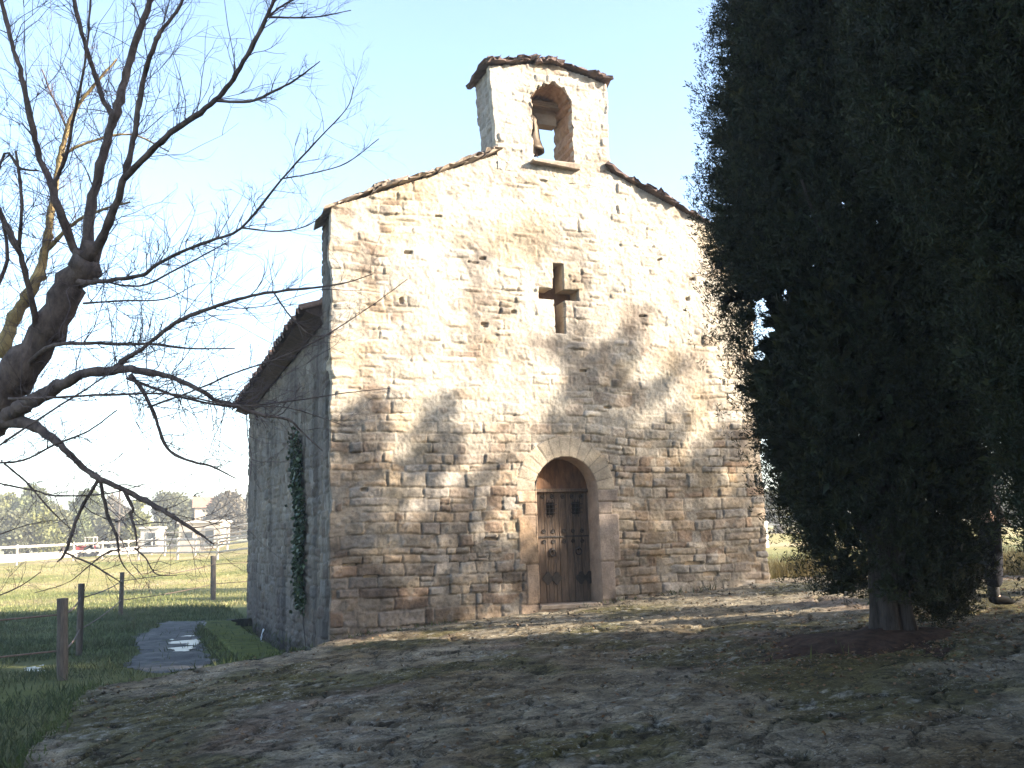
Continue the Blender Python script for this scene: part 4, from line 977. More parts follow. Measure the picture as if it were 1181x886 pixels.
def catmull(P, sub):
    P = np.array(P, float); P = np.vstack([2 * P[0] - P[1], P, 2 * P[-1] - P[-2]]); out = []
    for i in range(1, len(P) - 2):
        for k in range(sub):
            t = k / sub; p0, p1, p2, p3 = P[i - 1:i + 3]
            out.append(0.5 * ((2 * p1) + (-p0 + p2) * t + (2 * p0 - 5 * p1 + 4 * p2 - p3) * t * t + (-p0 + 3 * p1 - 3 * p2 + p3) * t ** 3))
    out.append(P[-2]); return np.array(out)
tr_mb, tw_mb = MB(), MB()
M['sunlit'] = plain_mat('sunlit_bark', (0.16, 0.11, 0.05), (0.36, 0.27, 0.13), 12, 0.9, 0.01, 0.15)  # golden sunlight on the lit limbs, put into their bark colour
tr_rng = np.random.default_rng(99)
def twig(p, d, L, r0, lev):
    n = 5 if lev < 2 else 4; pts = [p]; dd = d.copy()
    for k in range(n):
        dd = unit(dd + tr_rng.normal(0, 0.20, 3) + np.array([0, 0, 0.05])); pts.append(pts[-1] + dd * L / n)
    tw_mb.tube(pts, [r0 * (1 - 0.75 * k / n) for k in range(n + 1)], 4, False)
    if lev >= 2: return
    for k in range(tr_rng.integers(2, 5) if lev == 0 else tr_rng.integers(1, 3)):
        i = tr_rng.integers(1, n); e = unit(pts[i + 1] - pts[i] if i < n else dd)
        q = unit(e + unit(np.cross(e, tr_rng.normal(size=3))) * tr_rng.uniform(0.5, 1.0))
        twig(pts[i], q, L * tr_rng.uniform(0.35, 0.65), r0 * 0.62, lev + 1)
for li, L in enumerate(LIMBS):
    P = catmull([(*ond(a, b_, d), w * (0.74 if li == 0 else 0.78) * d / FPX / 2) for a, b_, d, w in L], 5)
    pts, rad = P[:, :3], np.maximum(P[:, 3], 0.0028)
    m_ = len(pts); knob = 1 + np.clip(tr_rng.normal(0, 0.10, m_), -0.1, 0.35); big = rad.max() > 0.05
    wob_ = tr_rng.normal(0, 1, (m_, 3)) * (rad * 0.14)[:, None]; wob_[0] = 0
    mb = tr_mb if li == 0 else MB()
    mb.tube(pts + wob_, rad * knob, 12 if li == 0 else (8 if big else 6))
    if li: lo_ = mb.build('limb', M['sunlit' if li in (10, 11, 13) else 'bark'], tree, smooth=True)
    if li == 10: lo_['label'] = 'limb with golden sunlight painted into its bark'
    ln_ = np.linalg.norm(np.diff(pts, axis=0), axis=1)
    for i in range(1, m_):
        if rad[i] > 0.075: continue
        for q in range(tr_rng.poisson(ln_[i - 1] / 0.052)):
            t = tr_rng.random(); p = pts[i - 1] * (1 - t) + pts[i] * t
            e = unit(pts[i] - pts[i - 1]); s_ = unit(np.cross(e, tr_rng.normal(size=3)))
            d = unit(e * tr_rng.uniform(0.3, 1.0) + s_ * tr_rng.uniform(0.5, 1.0) + np.array([0, 0, 0.15]))
            twig(p, d, tr_rng.uniform(0.12, 0.62) * (0.7 + 0.8 * (rad[i] > 0.012)), min(0.0042, rad[i] * 0.5) * tr_rng.uniform(0.55, 1.0), 0)
tr_mb.build('trunk', M['bark'], tree, smooth=True)
tag(tw_mb.build('twigs', M['twig'], tree), kind='stuff')

# ------------------------------------------------------------------ ivy on the side wall
iv = thing('climbing_ivy', 'dark strip of ivy climbing the shaded side wall of the chapel', 'ivy', (0, 2.0, -0.6))
r = np.random.default_rng(77); pts = []
path = [onx(350, 690, 0), onx(348, 640, 0), onx(350, 600, 0), onx(346, 560, 0), onx(345, 528, 0), onx(343, 508, 0)]
path = catmull(path, 6)
sm = MB(); sm.tube([p + [-0.02 + 0.02 * random.random(), random.uniform(-0.04, 0.04), 0] for p in path] , 0.012, 5); 
sm.tube([(-0.07, 2.35, -0.75), (-0.07, 2.2, -0.55), (-0.06, 2.45, -0.3), path[0] + [-0.03, 0, 0]], 0.009, 5); sm.build('stem', M['cbark'], iv)
for p in path:
    n = 80; q = p + np.stack([-np.abs(r.normal(0.04, 0.035, n)), r.normal(0, 0.17, n), r.normal(0, 0.10, n)], 1); pts.append(q)
pts = np.concatenate(pts); n = len(pts)
d = unit(np.stack([-np.abs(r.normal(0.3, 0.3, n)), r.normal(0, 0.5, n), r.normal(-0.5, 0.4, n)], 1))
V, F, C = blades(pts, d, r.uniform(0.05, 0.10, n), r.uniform(0.04, 0.085, n), np.array([0.026, 0.042, 0.018]) * r.uniform(0.6, 2.2, (n, 1)), 78)
mesh('leaves', V, F, M['ivy'], iv, cols=C)

# ------------------------------------------------------------------ lower yard: mossy slab, drain end, mud path, puddles
def sheet(name, poly, zf, mat, kind, st=0.03, wob=0.12, seed=1, bumpy=0.01, frag=0):
    P = np.array(poly); ax = np.arange(P[:, 0].min() - 0.3, P[:, 0].max() + 0.3, st); ay = np.arange(P[:, 1].min() - 0.3, P[:, 1].max() + 0.3, st * 1.5)
    X, Y = np.meshgrid(ax, ay, indexing='ij')
    k = inpoly(X + wob * 2 * fbm(X * 2, Y * 2, seed, 3), Y + wob * 2 * fbm(X * 2 + 9, Y * 2, seed + 3, 3), P)
    if frag: k &= fbm(X * 2.4, Y * 1.0, seed + 7, 4) > -0.03 + 0 * X
    Z = zf(X, Y) + bumpy * 2 * fbm(X * 4, Y * 4, seed + 5, 3)
    F = grid_faces(len(ax), len(ay)); F = F[k.reshape(-1)[F].all(1)]
    V = np.stack([X, Y, Z], -1).reshape(-1, 3); u, inv = np.unique(F, return_inverse=True)
    o = mesh(name, V[u], inv.reshape(F.shape), M[mat], smooth=True); tag(o, kind=kind); return o
sheet('path', [(-2.65, 1.2), (-2.3, 0.5), (-1.55, 0.6), (-1.35, 6), (-1.0, 11.0), (-1.8, 11.6), (-2.45, 7.0)], lambda x, y: ground_h(x, y) + 0.012, 'mud', 'structure', seed=801, bumpy=0.02, wob=0.22)
sheet('puddle', [(-2.1, 3.2), (-1.75, 3.0), (-1.55, 4.4), (-1.5, 6.4), (-1.8, 6.6), (-2.05, 5.0)], lambda x, y: 0 * x - 0.588, 'water', 'structure', wob=0.28, seed=811, bumpy=0.0)
sheet('puddle', [(-4.1, 1.7), (-3.8, 1.5), (-3.65, 2.2), (-3.75, 2.8), (-4.0, 2.5)], lambda x, y: ground_h(x, y) + 0.008, 'water', 'structure', wob=0.3, seed=821, bumpy=0.002, frag=1)
sl = MB(); sl.box((-0.80, 5.55, -0.70), (0.62, 9.1, 0.26), jit=0.01); o = sl.build('drain_edging', M['conc'], bevel=0.02, loc=(-0.8, 5.5, -0.8)); tag(o, 'low concrete edging covered in moss along the side wall', 'kerb')
ms = sheet('moss', [(-1.45, 0.9), (-0.52, 0.9), (-0.50, 9.6), (-1.0, 9.9), (-1.35, 6)], lambda x, y: np.where(x > -1.13, -0.542, ground_h(x, y) + 0.02), 'moss', 'stuff', wob=0.05, seed=831, bumpy=0.02)
de = MB(); de.box((-0.24, 10.42, -0.72), (0.56, 0.14, 0.30), jit=0.01); o = de.build('drain_end_wall', M['pit'], loc=(-0.24, 10.4, -0.8)); tag(o, 'dark end of the sunken drain beside the side wall', 'drain wall')
q = onx(300, 741, -0.16); q2 = onx(304, 726, -0.05)
pp = MB(); pp.tube([q, (q + q2) / 2, q2], 0.018, 8); o = pp.build('plastic_pipe', M['pvc'], loc=tuple(q)); tag(o, 'short white pipe leaning on the foot of the side wall', 'pipe')

# ------------------------------------------------------------------ post and wire fence
fence = thing('wire_fence', 'weathered wooden post and wire fence along the shaded grass', 'fence', (-3.3, 0.4, -0.6))
def gz(x, y): return float(ground_h(np.array([x]), np.array([y]))[0])
posts = []
for (bx, by), (tx, ty), wpx, Yg in (((73, 785), (72, 690), 12.5, 0.35), ((91, 757), (94, 673), 7.5, 3.9), ((139, 712), (141, 660), 5.2, 15.0), ((246, 691), (246, 641), 6.2, 22.5)):
    b3 = ony(bx, by, Yg); t3 = ony(tx, ty, Yg); d_ = (b3 - CAM_C) @ CAM_D; rr = wpx * d_ / FPX / 2
    b3[2] = gz(b3[0], b3[1]) - 0.3
    mb = MB(); k = 9; pts = [b3 + (t3 - b3) * q for q in np.linspace(0, 1, k)]
    mb.tube(pts, [rr * (1 + 0.05 * math.sin(q * 5)) for q in range(k)], 9)
    mb.build('post', M['post'], fence, bevel=0.008); posts.append((b3, t3))
def wire(p, q, sag=0.03, r=0.012):
    mb = MB(); pts = [p * (1 - t) + q * t - np.array([0, 0, sag * 4 * t * (1 - t)]) for t in np.linspace(0, 1, 9)]
    mb.tube(pts, r, 5); mb.build('wire', M['wire'], fence)
def on_post(i, f): b3, t3 = posts[i]; b0 = b3 + np.array([0, 0, 0.3]); return b0 + (t3 - b0) * f
for f in (0.80, 0.36):
    for i in range(3): wire(on_post(i, f), on_post(i + 1, f), 0.05)
    p3 = on_post(3, f); wire(p3, p3 + np.array([14, 6.0, 0.55]), 0.05)
    p0 = on_post(0, f - 0.0); wire(p0, p0 + np.array([-7.0, -0.4, -0.03]), 0.08)
mb = MB(); mb.tube([(-10.2, -0.05, -0.95), (-10.25, -0.05, 0.55)], 0.06, 8); mb.build('post', M['post'], fence)

# ------------------------------------------------------------------ grass
def grass_patch(name, pts, hmin, hmax, wid, cols, seed, lean=0.35):
    r = np.random.default_rng(seed); n = len(pts)
    d = unit(np.stack([r.normal(0, lean, n), r.normal(0, lean, n), np.ones(n)], 1))
    c = lerp(np.array(cols[0]), np.array(cols[1]), r.random((n, 1)) * np.clip(0.5 + 2.2 * fbm(pts[:, 0] * 0.9, pts[:, 1] * 0.9, seed, 3), 0, 1)[:, None]) * r.uniform(0.75, 1.25, (n, 1))
    L = r.uniform(hmin, hmax, n) * (0.6 + 0.9 * np.clip(0.5 + 2 * fbm(pts[:, 0] * 1.3, pts[:, 1] * 1.3, seed + 9, 3), 0, 1))
    V, F, C = blades(pts, d, L, r.uniform(wid * 0.6, wid * 1.3, n), c, seed + 2)
    o = mesh(name, V, F, M['grass'], cols=C); tag(o, kind='stuff'); return o
r = np.random.default_rng(5)
n = 85000; x = r.uniform(-7.5, 0.2, n); y = -7 + 26 * r.random(n) ** 1.5
pathm = inpoly(x + 0.3 * fbm(x * 2, y * 2, 857, 3), y, np.array([(-2.6, 1.0), (-2.3, 0.4), (-1.6, 0.4), (-1.42, 6.0), (-1.1, 11.0), (-1.8, 11.4), (-2.4, 7.0)])) | ((x > -1.15) & (y > 0.1) & (y < 10.2) & (r.random(n) < 0.8))
pud = inpoly(x, y, np.array([(-4.3, 1.9), (-3.75, 1.4), (-3.4, 2.8), (-3.55, 3.5), (-4.15, 3.1)]))
k = ~inpoly(x, y, TPOLY) & ~(pathm & (r.random(n) < 0.95 + 0.05 * (fbm(x * 1.5, y * 1.5, 855, 3) < 0.03))) & ~pud & ((y < -1.2) | (x < 0))
k &= r.random(n) < np.clip(0.75 + 2.0 * fbm(x * 0.7, y * 0.7, 851, 3), 0.15, 1)
x, y = x[k], y[k]; pts = np.stack([x, y, ground_h(x, y) - 0.01], 1)
grass_patch('grass', pts, 0.05, 0.16, 0.012, ((0.038, 0.058, 0.022), (0.10, 0.10, 0.045)), 861, 0.5)
n = 26000; x = r.uniform(7.05, 11.5, n); y = r.uniform(-3.8, 3.0, n)
k = ~inpoly(x, y, TPOLY) & ((x > 7.1) | (y > 0.5)); x, y = x[k], y[k]
grass_patch('dry_grass', np.stack([x, y, ground_h(x, y) - 0.02], 1), 0.18, 0.42, 0.012, ((0.075, 0.065, 0.022), (0.17, 0.125, 0.05)), 871, 0.35)  # shade over this patch is put into the darker blade colours
n = 60000; x = r.uniform(-22, 24, n); y = 17 + 40 * r.random(n) ** 1.4; k = (x < 2.5 + (y - 17) * 0.15) | (x > 9)
x, y = x[k], y[k]
grass_patch('meadow_grass', np.stack([x, y, ground_h(x, y) - 0.01], 1), 0.05, 0.16, 0.022, ((0.17, 0.19, 0.06), (0.38, 0.31, 0.16)), 881, 0.5)
# tufts and weeds along the terrace rim and in joints
pts = []
for a, b_, nn in (((-3.32, -5.3), (-3.2, -3.8), 260), ((-3.2, -3.8), (-2.98, -1.36), 300), ((7.9, -0.45), (9.2, -3.2), 300)):
    t = r.random(nn)[:, None]; p = np.array(a) * (1 - t) + np.array(b_) * t + r.normal(0, 0.07, (nn, 2)); pts.append(p)
p = np.concatenate(pts); grass_patch('weeds', np.stack([p[:, 0], p[:, 1], terr(p[:, 0], p[:, 1]) - 0.03], 1), 0.04, 0.12, 0.012, ((0.05, 0.075, 0.02), (0.11, 0.12, 0.04)), 891, 0.6)

# small stones, dead leaves and weeds lying about the terrace
r = np.random.default_rng(31)
n = 2600; x = r.uniform(-3.6, 9, n); y = -10.8 + 10.8 * r.random(n); k = inpoly(x, y, TPOLY) & (r.random(n) < np.clip(0.5 + 2.5 * fbm(x * 0.8, y * 0.8, 893, 3), 0.05, 1)); x, y = x[k], y[k]; n = len(x)
oc = np.array([(1, 0, 0), (-1, 0, 0), (0, 1, 0), (0, -1, 0), (0, 0, 1), (0, 0, -1)], float); ofa = np.array([(0, 2, 4), (2, 1, 4), (1, 3, 4), (3, 0, 4), (2, 0, 5), (1, 2, 5), (3, 1, 5), (0, 3, 5)])
sz = r.uniform(0.006, 0.022, (n, 1, 1)) * r.uniform(0.6, 1.4, (n, 6, 1)) * np.array([1.2, 1, 0.7])
V = oc[None] * sz + np.stack([x, y, terr(x, y) + 0.012], 1)[:, None]
F = (ofa[None] + 6 * np.arange(n)[:, None, None]).reshape(-1, 3)
o = mesh('pebbles', V.reshape(-1, 3), F, M['rock'], cols=np.repeat(np.array([0.20, 0.175, 0.14]) * r.uniform(0.5, 1.5, (n, 1)), 6, 0)); tag(o, kind='stuff')
n = 3400; x = r.uniform(-3.6, 9, n); y = -10.8 + 10.8 * r.random(n)
x[:1500] = 4.0 + r.normal(0, 1.1, 1500); y[:1500] = -5.9 + r.normal(0, 0.8, 1500)
k = inpoly(x, y, TPOLY); x, y = x[k], y[k]; n = len(x); d = unit(np.stack([r.normal(size=n), r.normal(size=n), r.uniform(-0.1, 0.35, n)], 1))
V, F, C = blades(np.stack([x, y, terr(x, y) + 0.022], 1), d, r.uniform(0.02, 0.055, n), r.uniform(0.008, 0.028, n), np.array([0.11, 0.065, 0.035]) * r.uniform(0.5, 1.9, (n, 1)), 37)
o = mesh('dead_leaves', V, F, M['grass'], cols=C); tag(o, kind='stuff')
pts = []
for (a0, b0, nn, sp) in (((0.1, -0.12), (6.8, -0.12), 420, 0.05), ((-0.25, 0.9), (-0.2, 9.8), 900, 0.10), ((-0.35, -0.6), (-2.9, -1.32), 420, 0.06), ((3.1, -6.4), (5.3, -5.2), 160, 0.35)):
    t = r.random(nn)[:, None]; p = np.array(a0) * (1 - t) + np.array(b0) * t + r.normal(0, sp, (nn, 2)); q = fbm(p[:, 0] * 1.5, p[:, 1] * 1.5, 897, 3) > -0.03; pts.append(p[q])
p = np.concatenate(pts); zz = np.where(inpoly(p[:, 0], p[:, 1], TPOLY) | (p[:, 1] < 0.3), terr(p[:, 0], p[:, 1]) - 0.02, ground_h(p[:, 0], p[:, 1]) - 0.27)
grass_patch('weeds', np.stack([p[:, 0], p[:, 1], zz], 1), 0.04, 0.13, 0.012, ((0.04, 0.06, 0.018), (0.10, 0.105, 0.035)), 899, 0.6)

# needle litter mound round the cypress trunk
X, Y = np.meshgrid(np.linspace(-1.5, 1.5, 46), np.linspace(-1.1, 1.1, 40), indexing='ij')
rr = np.hypot(X / 1.15, Y / 0.85) + 0.55 * fbm(X * 2, Y * 2, 901, 4) * 2
Zm = 0.13 * sstep(1.0, 0.1, rr) - 0.03 + 0.02 * fbm(X * 6, Y * 6, 905, 3)
F = grid_faces(46, 40); F = F[(rr < 1.02).reshape(-1)[F].all(1)]
V = np.stack([X + CY1[0] - 0.25, Y + CY1[1], Zm + terr(X + CY1[0] - 0.25, Y + CY1[1])], -1).reshape(-1, 3); u, inv = np.unique(F, return_inverse=True)
o = mesh('needle_litter', V[u], inv.reshape(F.shape), M['soil'], smooth=True); tag(o, kind='stuff')

# ------------------------------------------------------------------ person half hidden behind the cypresses
def skin_fig(name, joints, edges, radii, mat, parent, sub=2):
    me = bpy.data.meshes.new(name); bl = root_loc(parent)
    me.from_pydata([tuple(np.array(j) - bl) for j in joints], edges, []); me.materials.append(mat)
    o = bpy.data.objects.new(name, me); COL.objects.link(o); o.parent = parent
    s = o.modifiers.new('skin', 'SKIN'); s.use_smooth_shade = True
    for i, q in enumerate(radii):
        sv = me.skin_vertices[0].data[i]; sv.radius = (q, q) if np.isscalar(q) else q; sv.use_root = (i == 0)
    m2 = o.modifiers.new('sub', 'SUBSURF'); m2.levels = sub; m2.render_levels = sub
    return o
pz = terr(np.array(6.25), np.array(-4.95)).item() + 0.02
PB = np.array([6.28, -5.00, pz]); fwd = np.array([0.9, -0.43, 0]); sid = np.array([0.43, 0.9, 0]); up = np.array([0, 0, 1.0])
per = thing('person', 'person in dark trousers and black shoes standing behind the cypress', 'person', tuple(PB))
def B(f, s, z): return PB + fwd * f + sid * s + up * z
J = [B(0, 0, 0.93), B(0, 0, 1.12), B(-0.01, 0, 1.32), B(-0.01, 0, 1.44), B(0.01, 0, 1.54), B(0.02, 0, 1.64), B(0.02, 0, 1.73),
     B(0.02, 0.09, 0.88), B(0.05, 0.10, 0.48), B(0.02, 0.11, 0.12), B(0.06, 0.11, 0.06),
     B(0.0, -0.09, 0.88), B(0.0, -0.10, 0.48), B(-0.03, -0.11, 0.12), B(0.01, -0.11, 0.06),
     B(-0.01, 0.19, 1.41), B(-0.03, 0.24, 1.12), B(0.10, 0.22, 0.90), B(0.17, 0.21, 0.84),
     B(-0.01, -0.19, 1.41), B(-0.03, -0.24, 1.12), B(0.10, -0.22, 0.90), B(0.17, -0.21, 0.84)]
E_ = [(0, 1), (1, 2), (2, 3), (3, 4), (4, 5), (5, 6), (0, 7), (7, 8), (8, 9), (9, 10), (0, 11), (11, 12), (12, 13), (13, 14), (3, 15), (15, 16), (16, 17), (17, 18), (3, 19), (19, 20), (20, 21), (21, 22)]
RD = [0.14, 0.13, 0.15, 0.12, 0.055, 0.095, 0.085, 0.085, 0.06, 0.036, 0.03, 0.085, 0.06, 0.036, 0.03, 0.06, 0.045, 0.033, 0.03, 0.06, 0.045, 0.033, 0.03]
skin_fig('body', J, E_, RD, M['skin'], per)
skin_fig('trousers', [B(0, 0, 0.97), B(0, 0, 0.88), B(0.02, 0.09, 0.84), B(0.05, 0.10, 0.48), B(0.02, 0.11, 0.17), B(0, -0.09, 0.84), B(0, -0.10, 0.48), B(-0.03, -0.11, 0.17)],
         [(0, 1), (1, 2), (2, 3), (3, 4), (1, 5), (5, 6), (6, 7)], [0.165, 0.16, 0.115, 0.095, 0.085, 0.115, 0.095, 0.085], M['cloth'], per)
skin_fig('jacket', [B(0, 0, 0.92), B(0, 0, 1.12), B(-0.01, 0, 1.36), B(-0.01, 0, 1.46), B(-0.01, 0.20, 1.42), B(-0.03, 0.25, 1.12), B(0.09, 0.225, 0.92), B(-0.01, -0.20, 1.42), B(-0.03, -0.25, 1.12), B(0.09, -0.225, 0.92)],
         [(0, 1), (1, 2), (2, 3), (3, 4), (4, 5), (5, 6), (3, 7), (7, 8), (8, 9)], [0.175, 0.17, 0.18, 0.11, 0.085, 0.068, 0.055, 0.085, 0.068, 0.055], M['jacket'], per)
skin_fig('hair', [B(-0.02, 0, 1.62), B(0.0, 0, 1.72), B(0.03, 0, 1.765)], [(0, 1), (1, 2)], [0.10, 0.10, 0.07], M['hair'], per)
for s_, f0 in ((0.11, 0.02), (-0.11, -0.03)):
    skin_fig('sock', [B(f0, s_, 0.07), B(f0, s_, 0.15), B(f0, s_, 0.22)], [(0, 1), (1, 2)], [0.05, 0.05, 0.052], M['sock'], per)
    skin_fig('shoe', [B(f0 - 0.05, s_, 0.045), B(f0 + 0.03, s_, 0.055), B(f0 + 0.13, s_, 0.04), B(f0 + 0.20, s_, 0.034)], [(0, 1), (1, 2), (2, 3)], [0.05, 0.052, 0.044, 0.032], M['leather'], per)

# ------------------------------------------------------------------ far side of the field
def G(px, Yd):            # ground point seen at picture column px, Yd metres away (depth)
    p = ond(px, 630, Yd); return np.array([p[0], p[1], gz(p[0], p[1])])
def rail_fence(name, label, pts, ph, rails, prad, rrad, mat, seg, group=None):
    f = thing(name, label, 'fence', tuple(pts[0]), group)
    P = [pts[0]]
    for a, b_ in zip(pts[:-1], pts[1:]):
        n = max(1, int(np.linalg.norm(b_ - a) / seg))
        for k in range(1, n + 1):
            q = a + (b_ - a) * k / n; q = np.array([q[0], q[1], gz(q[0], q[1])]); P.append(q)
    for p in P:
        mb = MB(); mb.tube([p + [0, 0, -0.3], p + [0, 0, ph]], prad, 6); mb.build('post', M[mat], f)
    for h in rails:
        mb = MB(); mb.tube([p + [0, 0, h] for p in P], rrad, 6); mb.build('rail', M[mat], f)
    return f
rail_fence('rail_fence', 'white two-rail fence running up the far left of the field', [G(-60, 62), G(20, 66), G(85, 72), G(175, 84)], 1.35, (1.2, 0.65), 0.075, 0.09, 'white', 3.4)
rail_fence('corral_fence', 'bleached wooden corral fence beside the far cream shed', [G(160, 70), G(205, 68), G(300, 64)], 1.5, (1.35, 0.95, 0.5), 0.09, 0.07, 'rail', 2.6)
rail_fence('corral_fence', 'second row of bleached corral rails behind the first', [G(190, 78), G(300, 74)], 1.9, (1.8, 1.3, 0.8), 0.09, 0.07, 'rail', 3.0)
rail_fence('paddock_fence', 'white paddock rails glimpsed right of the chapel corner', [G(868, 62), G(930, 60), G(1000, 58)], 2.3, (2.2, 1.75, 1.3), 0.07, 0.06, 'white', 2.4)
wp = G(882, 58.5); mb = MB(); mb.box(wp + [0, 0, 0.75], (0.42, 0.30, 1.5)); mb.box(wp + [0, 0, 1.53], (0.5, 0.38, 0.07)); o = mb.build('gate_pillar', M['white'], bevel=0.02, loc=tuple(wp)); tag(o, 'white gate pillar below the paddock rails right of the chapel', 'pillar')
# low white wall carrying the far track
wl = MB(); P = [G(px, d) for px, d in ((-60, 68), (20, 74), (90, 84), (190, 96))]
for a, b_ in zip(P[:-1], P[1:]):
    V = []; nrm = unit(np.array([-(b_ - a)[1], (b_ - a)[0], 0])) * 0.2
    for q in (a, b_):
        for s_ in (-1, 1):
            for z in (-0.5, 0.45): V.append(q + nrm * s_ + [0, 0, z])
    wl.add(V, [(0, 1, 5, 4), (2, 6, 7, 3), (1, 3, 7, 5), (0, 4, 6, 2), (0, 2, 3, 1), (4, 5, 7, 6)])
o = wl.build('low_wall', M['white'], loc=tuple(P[0])); tag(o, 'long low whitewashed wall behind the far rail fence', 'wall')

def house(name, label, cat, px, d, w, dep, h, roof, wallm, wins, rot):
    p = G(px, d); t = thing(name, label, cat, tuple(p)); ca, sa = math.cos(rot), math.sin(rot); Rm = np.array([[ca, -sa, 0], [sa, ca, 0], [0, 0, 1]])
    def loc(x, y, z): return p + Rm @ np.array([x, y, z])
    mb = MB(); mb.box(loc(0, 0, h / 2 - 0.3), (w, dep, h + 0.6), Rm); mb.build('wall', M[wallm], t)
    if roof == 'flat':
        mb = MB(); mb.box(loc(0, 0, h + 0.12), (w + 0.3, dep + 0.3, 0.22), Rm); mb.build('roof', M['white'], t)
    else:
        mb = MB(); V = [loc(x, y, z) for x, y, z in ((-w / 2 - .3, -dep / 2 - .3, h - .05), (w / 2 + .3, -dep / 2 - .3, h - .05), (w / 2 + .3, dep / 2 + .3, h - .05), (-w / 2 - .3, dep / 2 + .3, h - .05), (-w / 2 - .3, 0, h + dep * .28), (w / 2 + .3, 0, h + dep * .28))]
        mb.add(V, [(0, 1, 5, 4), (2, 3, 4, 5), (0, 4, 3), (1, 2, 5), (0, 3, 2, 1)]); mb.build('roof', M['roofred'], t)
    for (wx_, wz, ww, wh, nm) in wins:
        mb = MB(); mb.box(loc(wx_, -dep / 2 - 0.03, wz), (ww, 0.12, wh), Rm); f = mb.build(nm, M['white' if nm == 'window' else 'rail'], t)
        mb = MB(); mb.box(loc(wx_, -dep / 2 - 0.10, wz), (ww * 0.8, 0.05, wh * 0.8), Rm); mb.build('pane', M['glass'], f)
yaw = -math.radians(YAW)
house('shed', 'long cream flat-roofed shed behind the corral rails', 'shed', 236, 88, 3.6, 3.0, 2.3, 'flat', 'cream', [(-0.9, 1.3, 0.8, 0.7, 'window'), (0.9, 1.05, 0.9, 1.9, 'door')], yaw)
house('stable', 'small white stable block at the end of the track', 'stable', 176, 98, 1.7, 2, 2.2, 'flat', 'white', [(0.3, 1.2, 0.8, 1.5, 'door')], yaw)
house('farmhouse', 'distant farmhouse with red tiled gable among the trees', 'house', 248, 125, 5, 5, 4.2, 'gable', 'cream', [(-1.2, 2.6, 0.8, 1.1, 'window'), (1.2, 2.6, 0.8, 1.1, 'window')], yaw + 0.3)

# small red tractor by the far fence
tp_ = G(101, 84); tk = thing('tractor', 'small red and white tractor parked at the far edge of the field', 'tractor', tuple(tp_))
ca, sa = math.cos(yaw), math.sin(yaw); Rm = np.array([[ca, -sa, 0], [sa, ca, 0], [0, 0, 1]])
def tl(x, y, z): return tp_ + Rm @ np.array([x, y, z])
mb = MB(); mb.box(tl(-0.45, 0, 0.72), (0.9, 0.5, 0.4), Rm); mb.box(tl(0.25, 0, 0.62), (0.6, 0.55, 0.25), Rm); mb.box(tl(0.28, 0.42, 0.85), (0.6, 0.25, 0.12), Rm); mb.box(tl(0.28, -0.42, 0.85), (0.6, 0.25, 0.12), Rm); mb.build('body', M['red'], tk, bevel=0.04)
mb = MB(); mb.box(tl(0.28, 0, 1.62), (0.8, 0.85, 0.08), Rm)
for a in (-0.35, 0.35):
    for b_ in (-0.36, 0.36): mb.box(tl(0.28 + a, b_, 1.2), (0.06, 0.06, 0.8), Rm)
mb.build('cab', M['white'], tk)
for x_, R_ in ((0.35, 0.48), (-0.65, 0.28)):
    for y_ in (-0.45, 0.45):
        c = tl(x_, y_, R_); axv = Rm @ np.array([0, 0.11, 0])
        mb = MB(); mb.tube([c - axv, c + axv], R_, 18); w_ = mb.build('wheel', M['rubber'], tk, bevel=0.03)
        mb = MB(); mb.tube([c - axv * 1.08, c + axv * 1.08], R_ * 0.5, 14); mb.build('rim', M['white'], w_)
mb = MB(); mb.tube([tl(-0.5, 0.15, 0.9), tl(-0.5, 0.15, 1.4)], 0.035, 6); mb.build('exhaust', M['rubber'], tk)
up_ = G(136, 92); mb = MB(); mb.tube([up_ + [0, 0, -0.3], up_ + [0, 0, 6.4]], [0.13, 0.09], 8); mb.box(up_ + [0, 0, 6.0], (1.2, 0.1, 0.1)); o = mb.build('utility_pole', M['post'], loc=tuple(up_)); tag(o, 'thin wooden utility pole before the far pines', 'pole')

# trees along the far edge
FT = [ # px, depth, top py, half width px, colour, label
 (-40, 105, 575, 34, 0, 'broad pale green pine at the far left of the field'), (8, 110, 570, 26, 0, 'rounded yellow-green pine left of the far rail fence'), (32, 104, 561, 22, 1, 'tallest rounded pine of the far left wood'),
 (62, 112, 582, 24, 2, 'low olive bush-like tree right of the tallest far pine'), (84, 118, 578, 18, 1, 'dark green oak behind the tractor'), (104, 108, 566, 19, 1, 'pine with bare pinkish trunks above the tractor'),
 (126, 122, 572, 16, 3, 'greyish oak beside the utility pole'), (158, 108, 577, 19, 0, 'bright green rounded pine beside the white stable'), (196, 118, 570, 22, 2, 'dense dark oak behind the corral'),
 (228, 126, 576, 18, 0, 'light green tree behind the cream shed'), (262, 112, 568, 22, 3, 'brownish half bare oak next to the chapel wall'), (290, 122, 566, 22, 2, 'dark oak showing just beside the chapel wall'),
 (-100, 110, 560, 40, 1, 'large pine past the left edge of the field'),
 (22, 92, 592, 16, 2, 'low olive scrub bush below the tallest far pine'), (50, 94, 588, 18, 0, 'pale scrub bush right of the tallest far pine'), (72, 100, 590, 14, 2, 'round olive bush left of the tractor'), (92, 102, 592, 14, 1, 'dark bush behind the tractor'),
 (118, 104, 590, 13, 2, 'low bush left of the utility pole'), (142, 116, 586, 15, 3, 'dull brown bush right of the utility pole'), (210, 130, 580, 20, 1, 'green tree rising between stable and shed'), (-10, 96, 584, 24, 2, 'wide olive bush at the left edge of the far wood')]
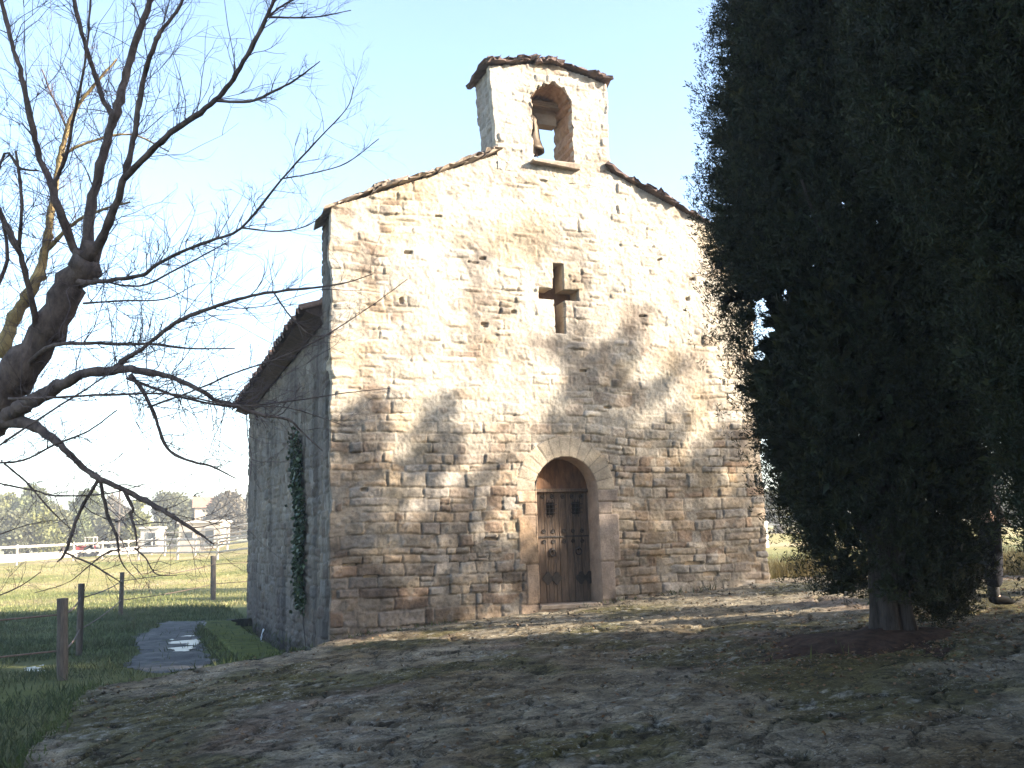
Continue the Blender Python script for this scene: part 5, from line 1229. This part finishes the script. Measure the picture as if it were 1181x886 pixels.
PAL = [((0.12, 0.125, 0.045), (0.21, 0.21, 0.075)), ((0.085, 0.10, 0.045), (0.15, 0.165, 0.07)), ((0.09, 0.095, 0.05), (0.15, 0.15, 0.08)), ((0.115, 0.10, 0.07), (0.18, 0.15, 0.105))]
for i, (px, d, ty, hw, ci, lab) in enumerate(FT):
    r = np.random.default_rng(900 + i); b_ = G(px, d); top = ond(px, ty, d)[2]; H = top - b_[2]; Rw = hw * d / FPX
    lumps = []
    low = 0.42 if ci == 1 and i in (5,) else 0.22
    for k in range(13):
        a = r.uniform(0, 6.28); q = Rw * r.random() ** 0.5 * 0.72; zz = b_[2] + H * r.uniform(low, 0.86)
        shrink = 1 - 0.45 * max(0, (zz - b_[2]) / H - 0.55) / 0.45
        lumps.append(((b_[0] + q * math.cos(a) * shrink, b_[1] + q * math.sin(a) * shrink, zz), Rw * r.uniform(0.42, 0.62)))
    lumps.append(((b_[0], b_[1], top - Rw * 0.25), Rw * 0.3))
    clump_tree('pine_tree' if ci < 2 else 'oak_tree', lab, 'tree', b_, lumps, 950 + i, 0.22, 620, 0.42, PAL[ci], 'grass', 'trees along the far edge of the field', bark='bark' if i == 5 else 'cbark')
# trees right of the chapel, mostly hidden behind the cypresses
for i, (px, d, ty, hw, ci, lab) in enumerate([(900, 80, 560, 30, 2, 'dark oak behind the paddock rails right of the chapel'), (960, 84, 540, 40, 1, 'pine far behind the large cypress'), (1040, 90, 535, 44, 2, 'oak far behind the large cypress trunk'), (1190, 90, 560, 46, 1, 'pine at the far right beyond the field')]):
    r = np.random.default_rng(990 + i); b_ = G(px, d); top = ond(px, ty, d)[2]; H = max(2.5, top - b_[2]); Rw = hw * d / FPX; lumps = []
    for k in range(13):
        a = r.uniform(0, 6.28); q = Rw * r.random() ** 0.5 * 0.75
        lumps.append(((b_[0] + q * math.cos(a), b_[1] + q * math.sin(a), b_[2] + H * r.uniform(0.2, 0.9)), Rw * r.uniform(0.26, 0.4)))
    clump_tree('pine_tree' if ci < 2 else 'oak_tree', lab, 'tree', b_, lumps, 1050 + i, 0.22, 620, 0.42, PAL[ci], 'grass', 'trees beyond the paddock')
# two unseen trees added behind the chapel to shade the near grass
for i, (tx, ty_, H, Rw, lab) in enumerate([(11.0, 13.5, 8.5, 2.3, 'unseen tree added behind the chapel roof to shade the grass'), (13.5, 19.5, 10.0, 2.6, 'taller unseen tree added behind the chapel to shade the grass')]):
    r = np.random.default_rng(1100 + i); b_ = np.array([tx, ty_, gz(tx, ty_)]); lumps = []
    for k in range(22):
        a = r.uniform(0, 6.28); q = Rw * r.random() ** 0.5 * 0.8
        lumps.append(((tx + q * math.cos(a), ty_ + q * math.sin(a), b_[2] + H * r.uniform(0.08, 0.9)), Rw * r.uniform(0.28, 0.42)))
    clump_tree('oak_tree', lab, 'tree', b_, lumps, 1110 + i, 0.22, 420, 0.28, PAL[2], 'leaf')

# ------------------------------------------------------------------ thin air veil over the fields, added to imitate lens flare
m = bpy.data.materials.new('flare_haze_air'); m.use_nodes = True; t = m.node_tree; t.nodes.clear()
pv = t.nodes.new('ShaderNodeVolumePrincipled'); pv.inputs['Density'].default_value = 0.0019; pv.inputs['Color'].default_value = (0.96, 0.95, 0.93, 1); pv.inputs['Anisotropy'].default_value = 0.2
mo_ = t.nodes.new('ShaderNodeOutputMaterial'); t.links.new(pv.outputs[0], mo_.inputs['Volume'])
hz = MB(); hz.box((0, 390, 7.5), (1600, 1300, 20.0)); o = hz.build('flare_haze', m, loc=(0, 0, 0)); tag(o, kind='stuff')
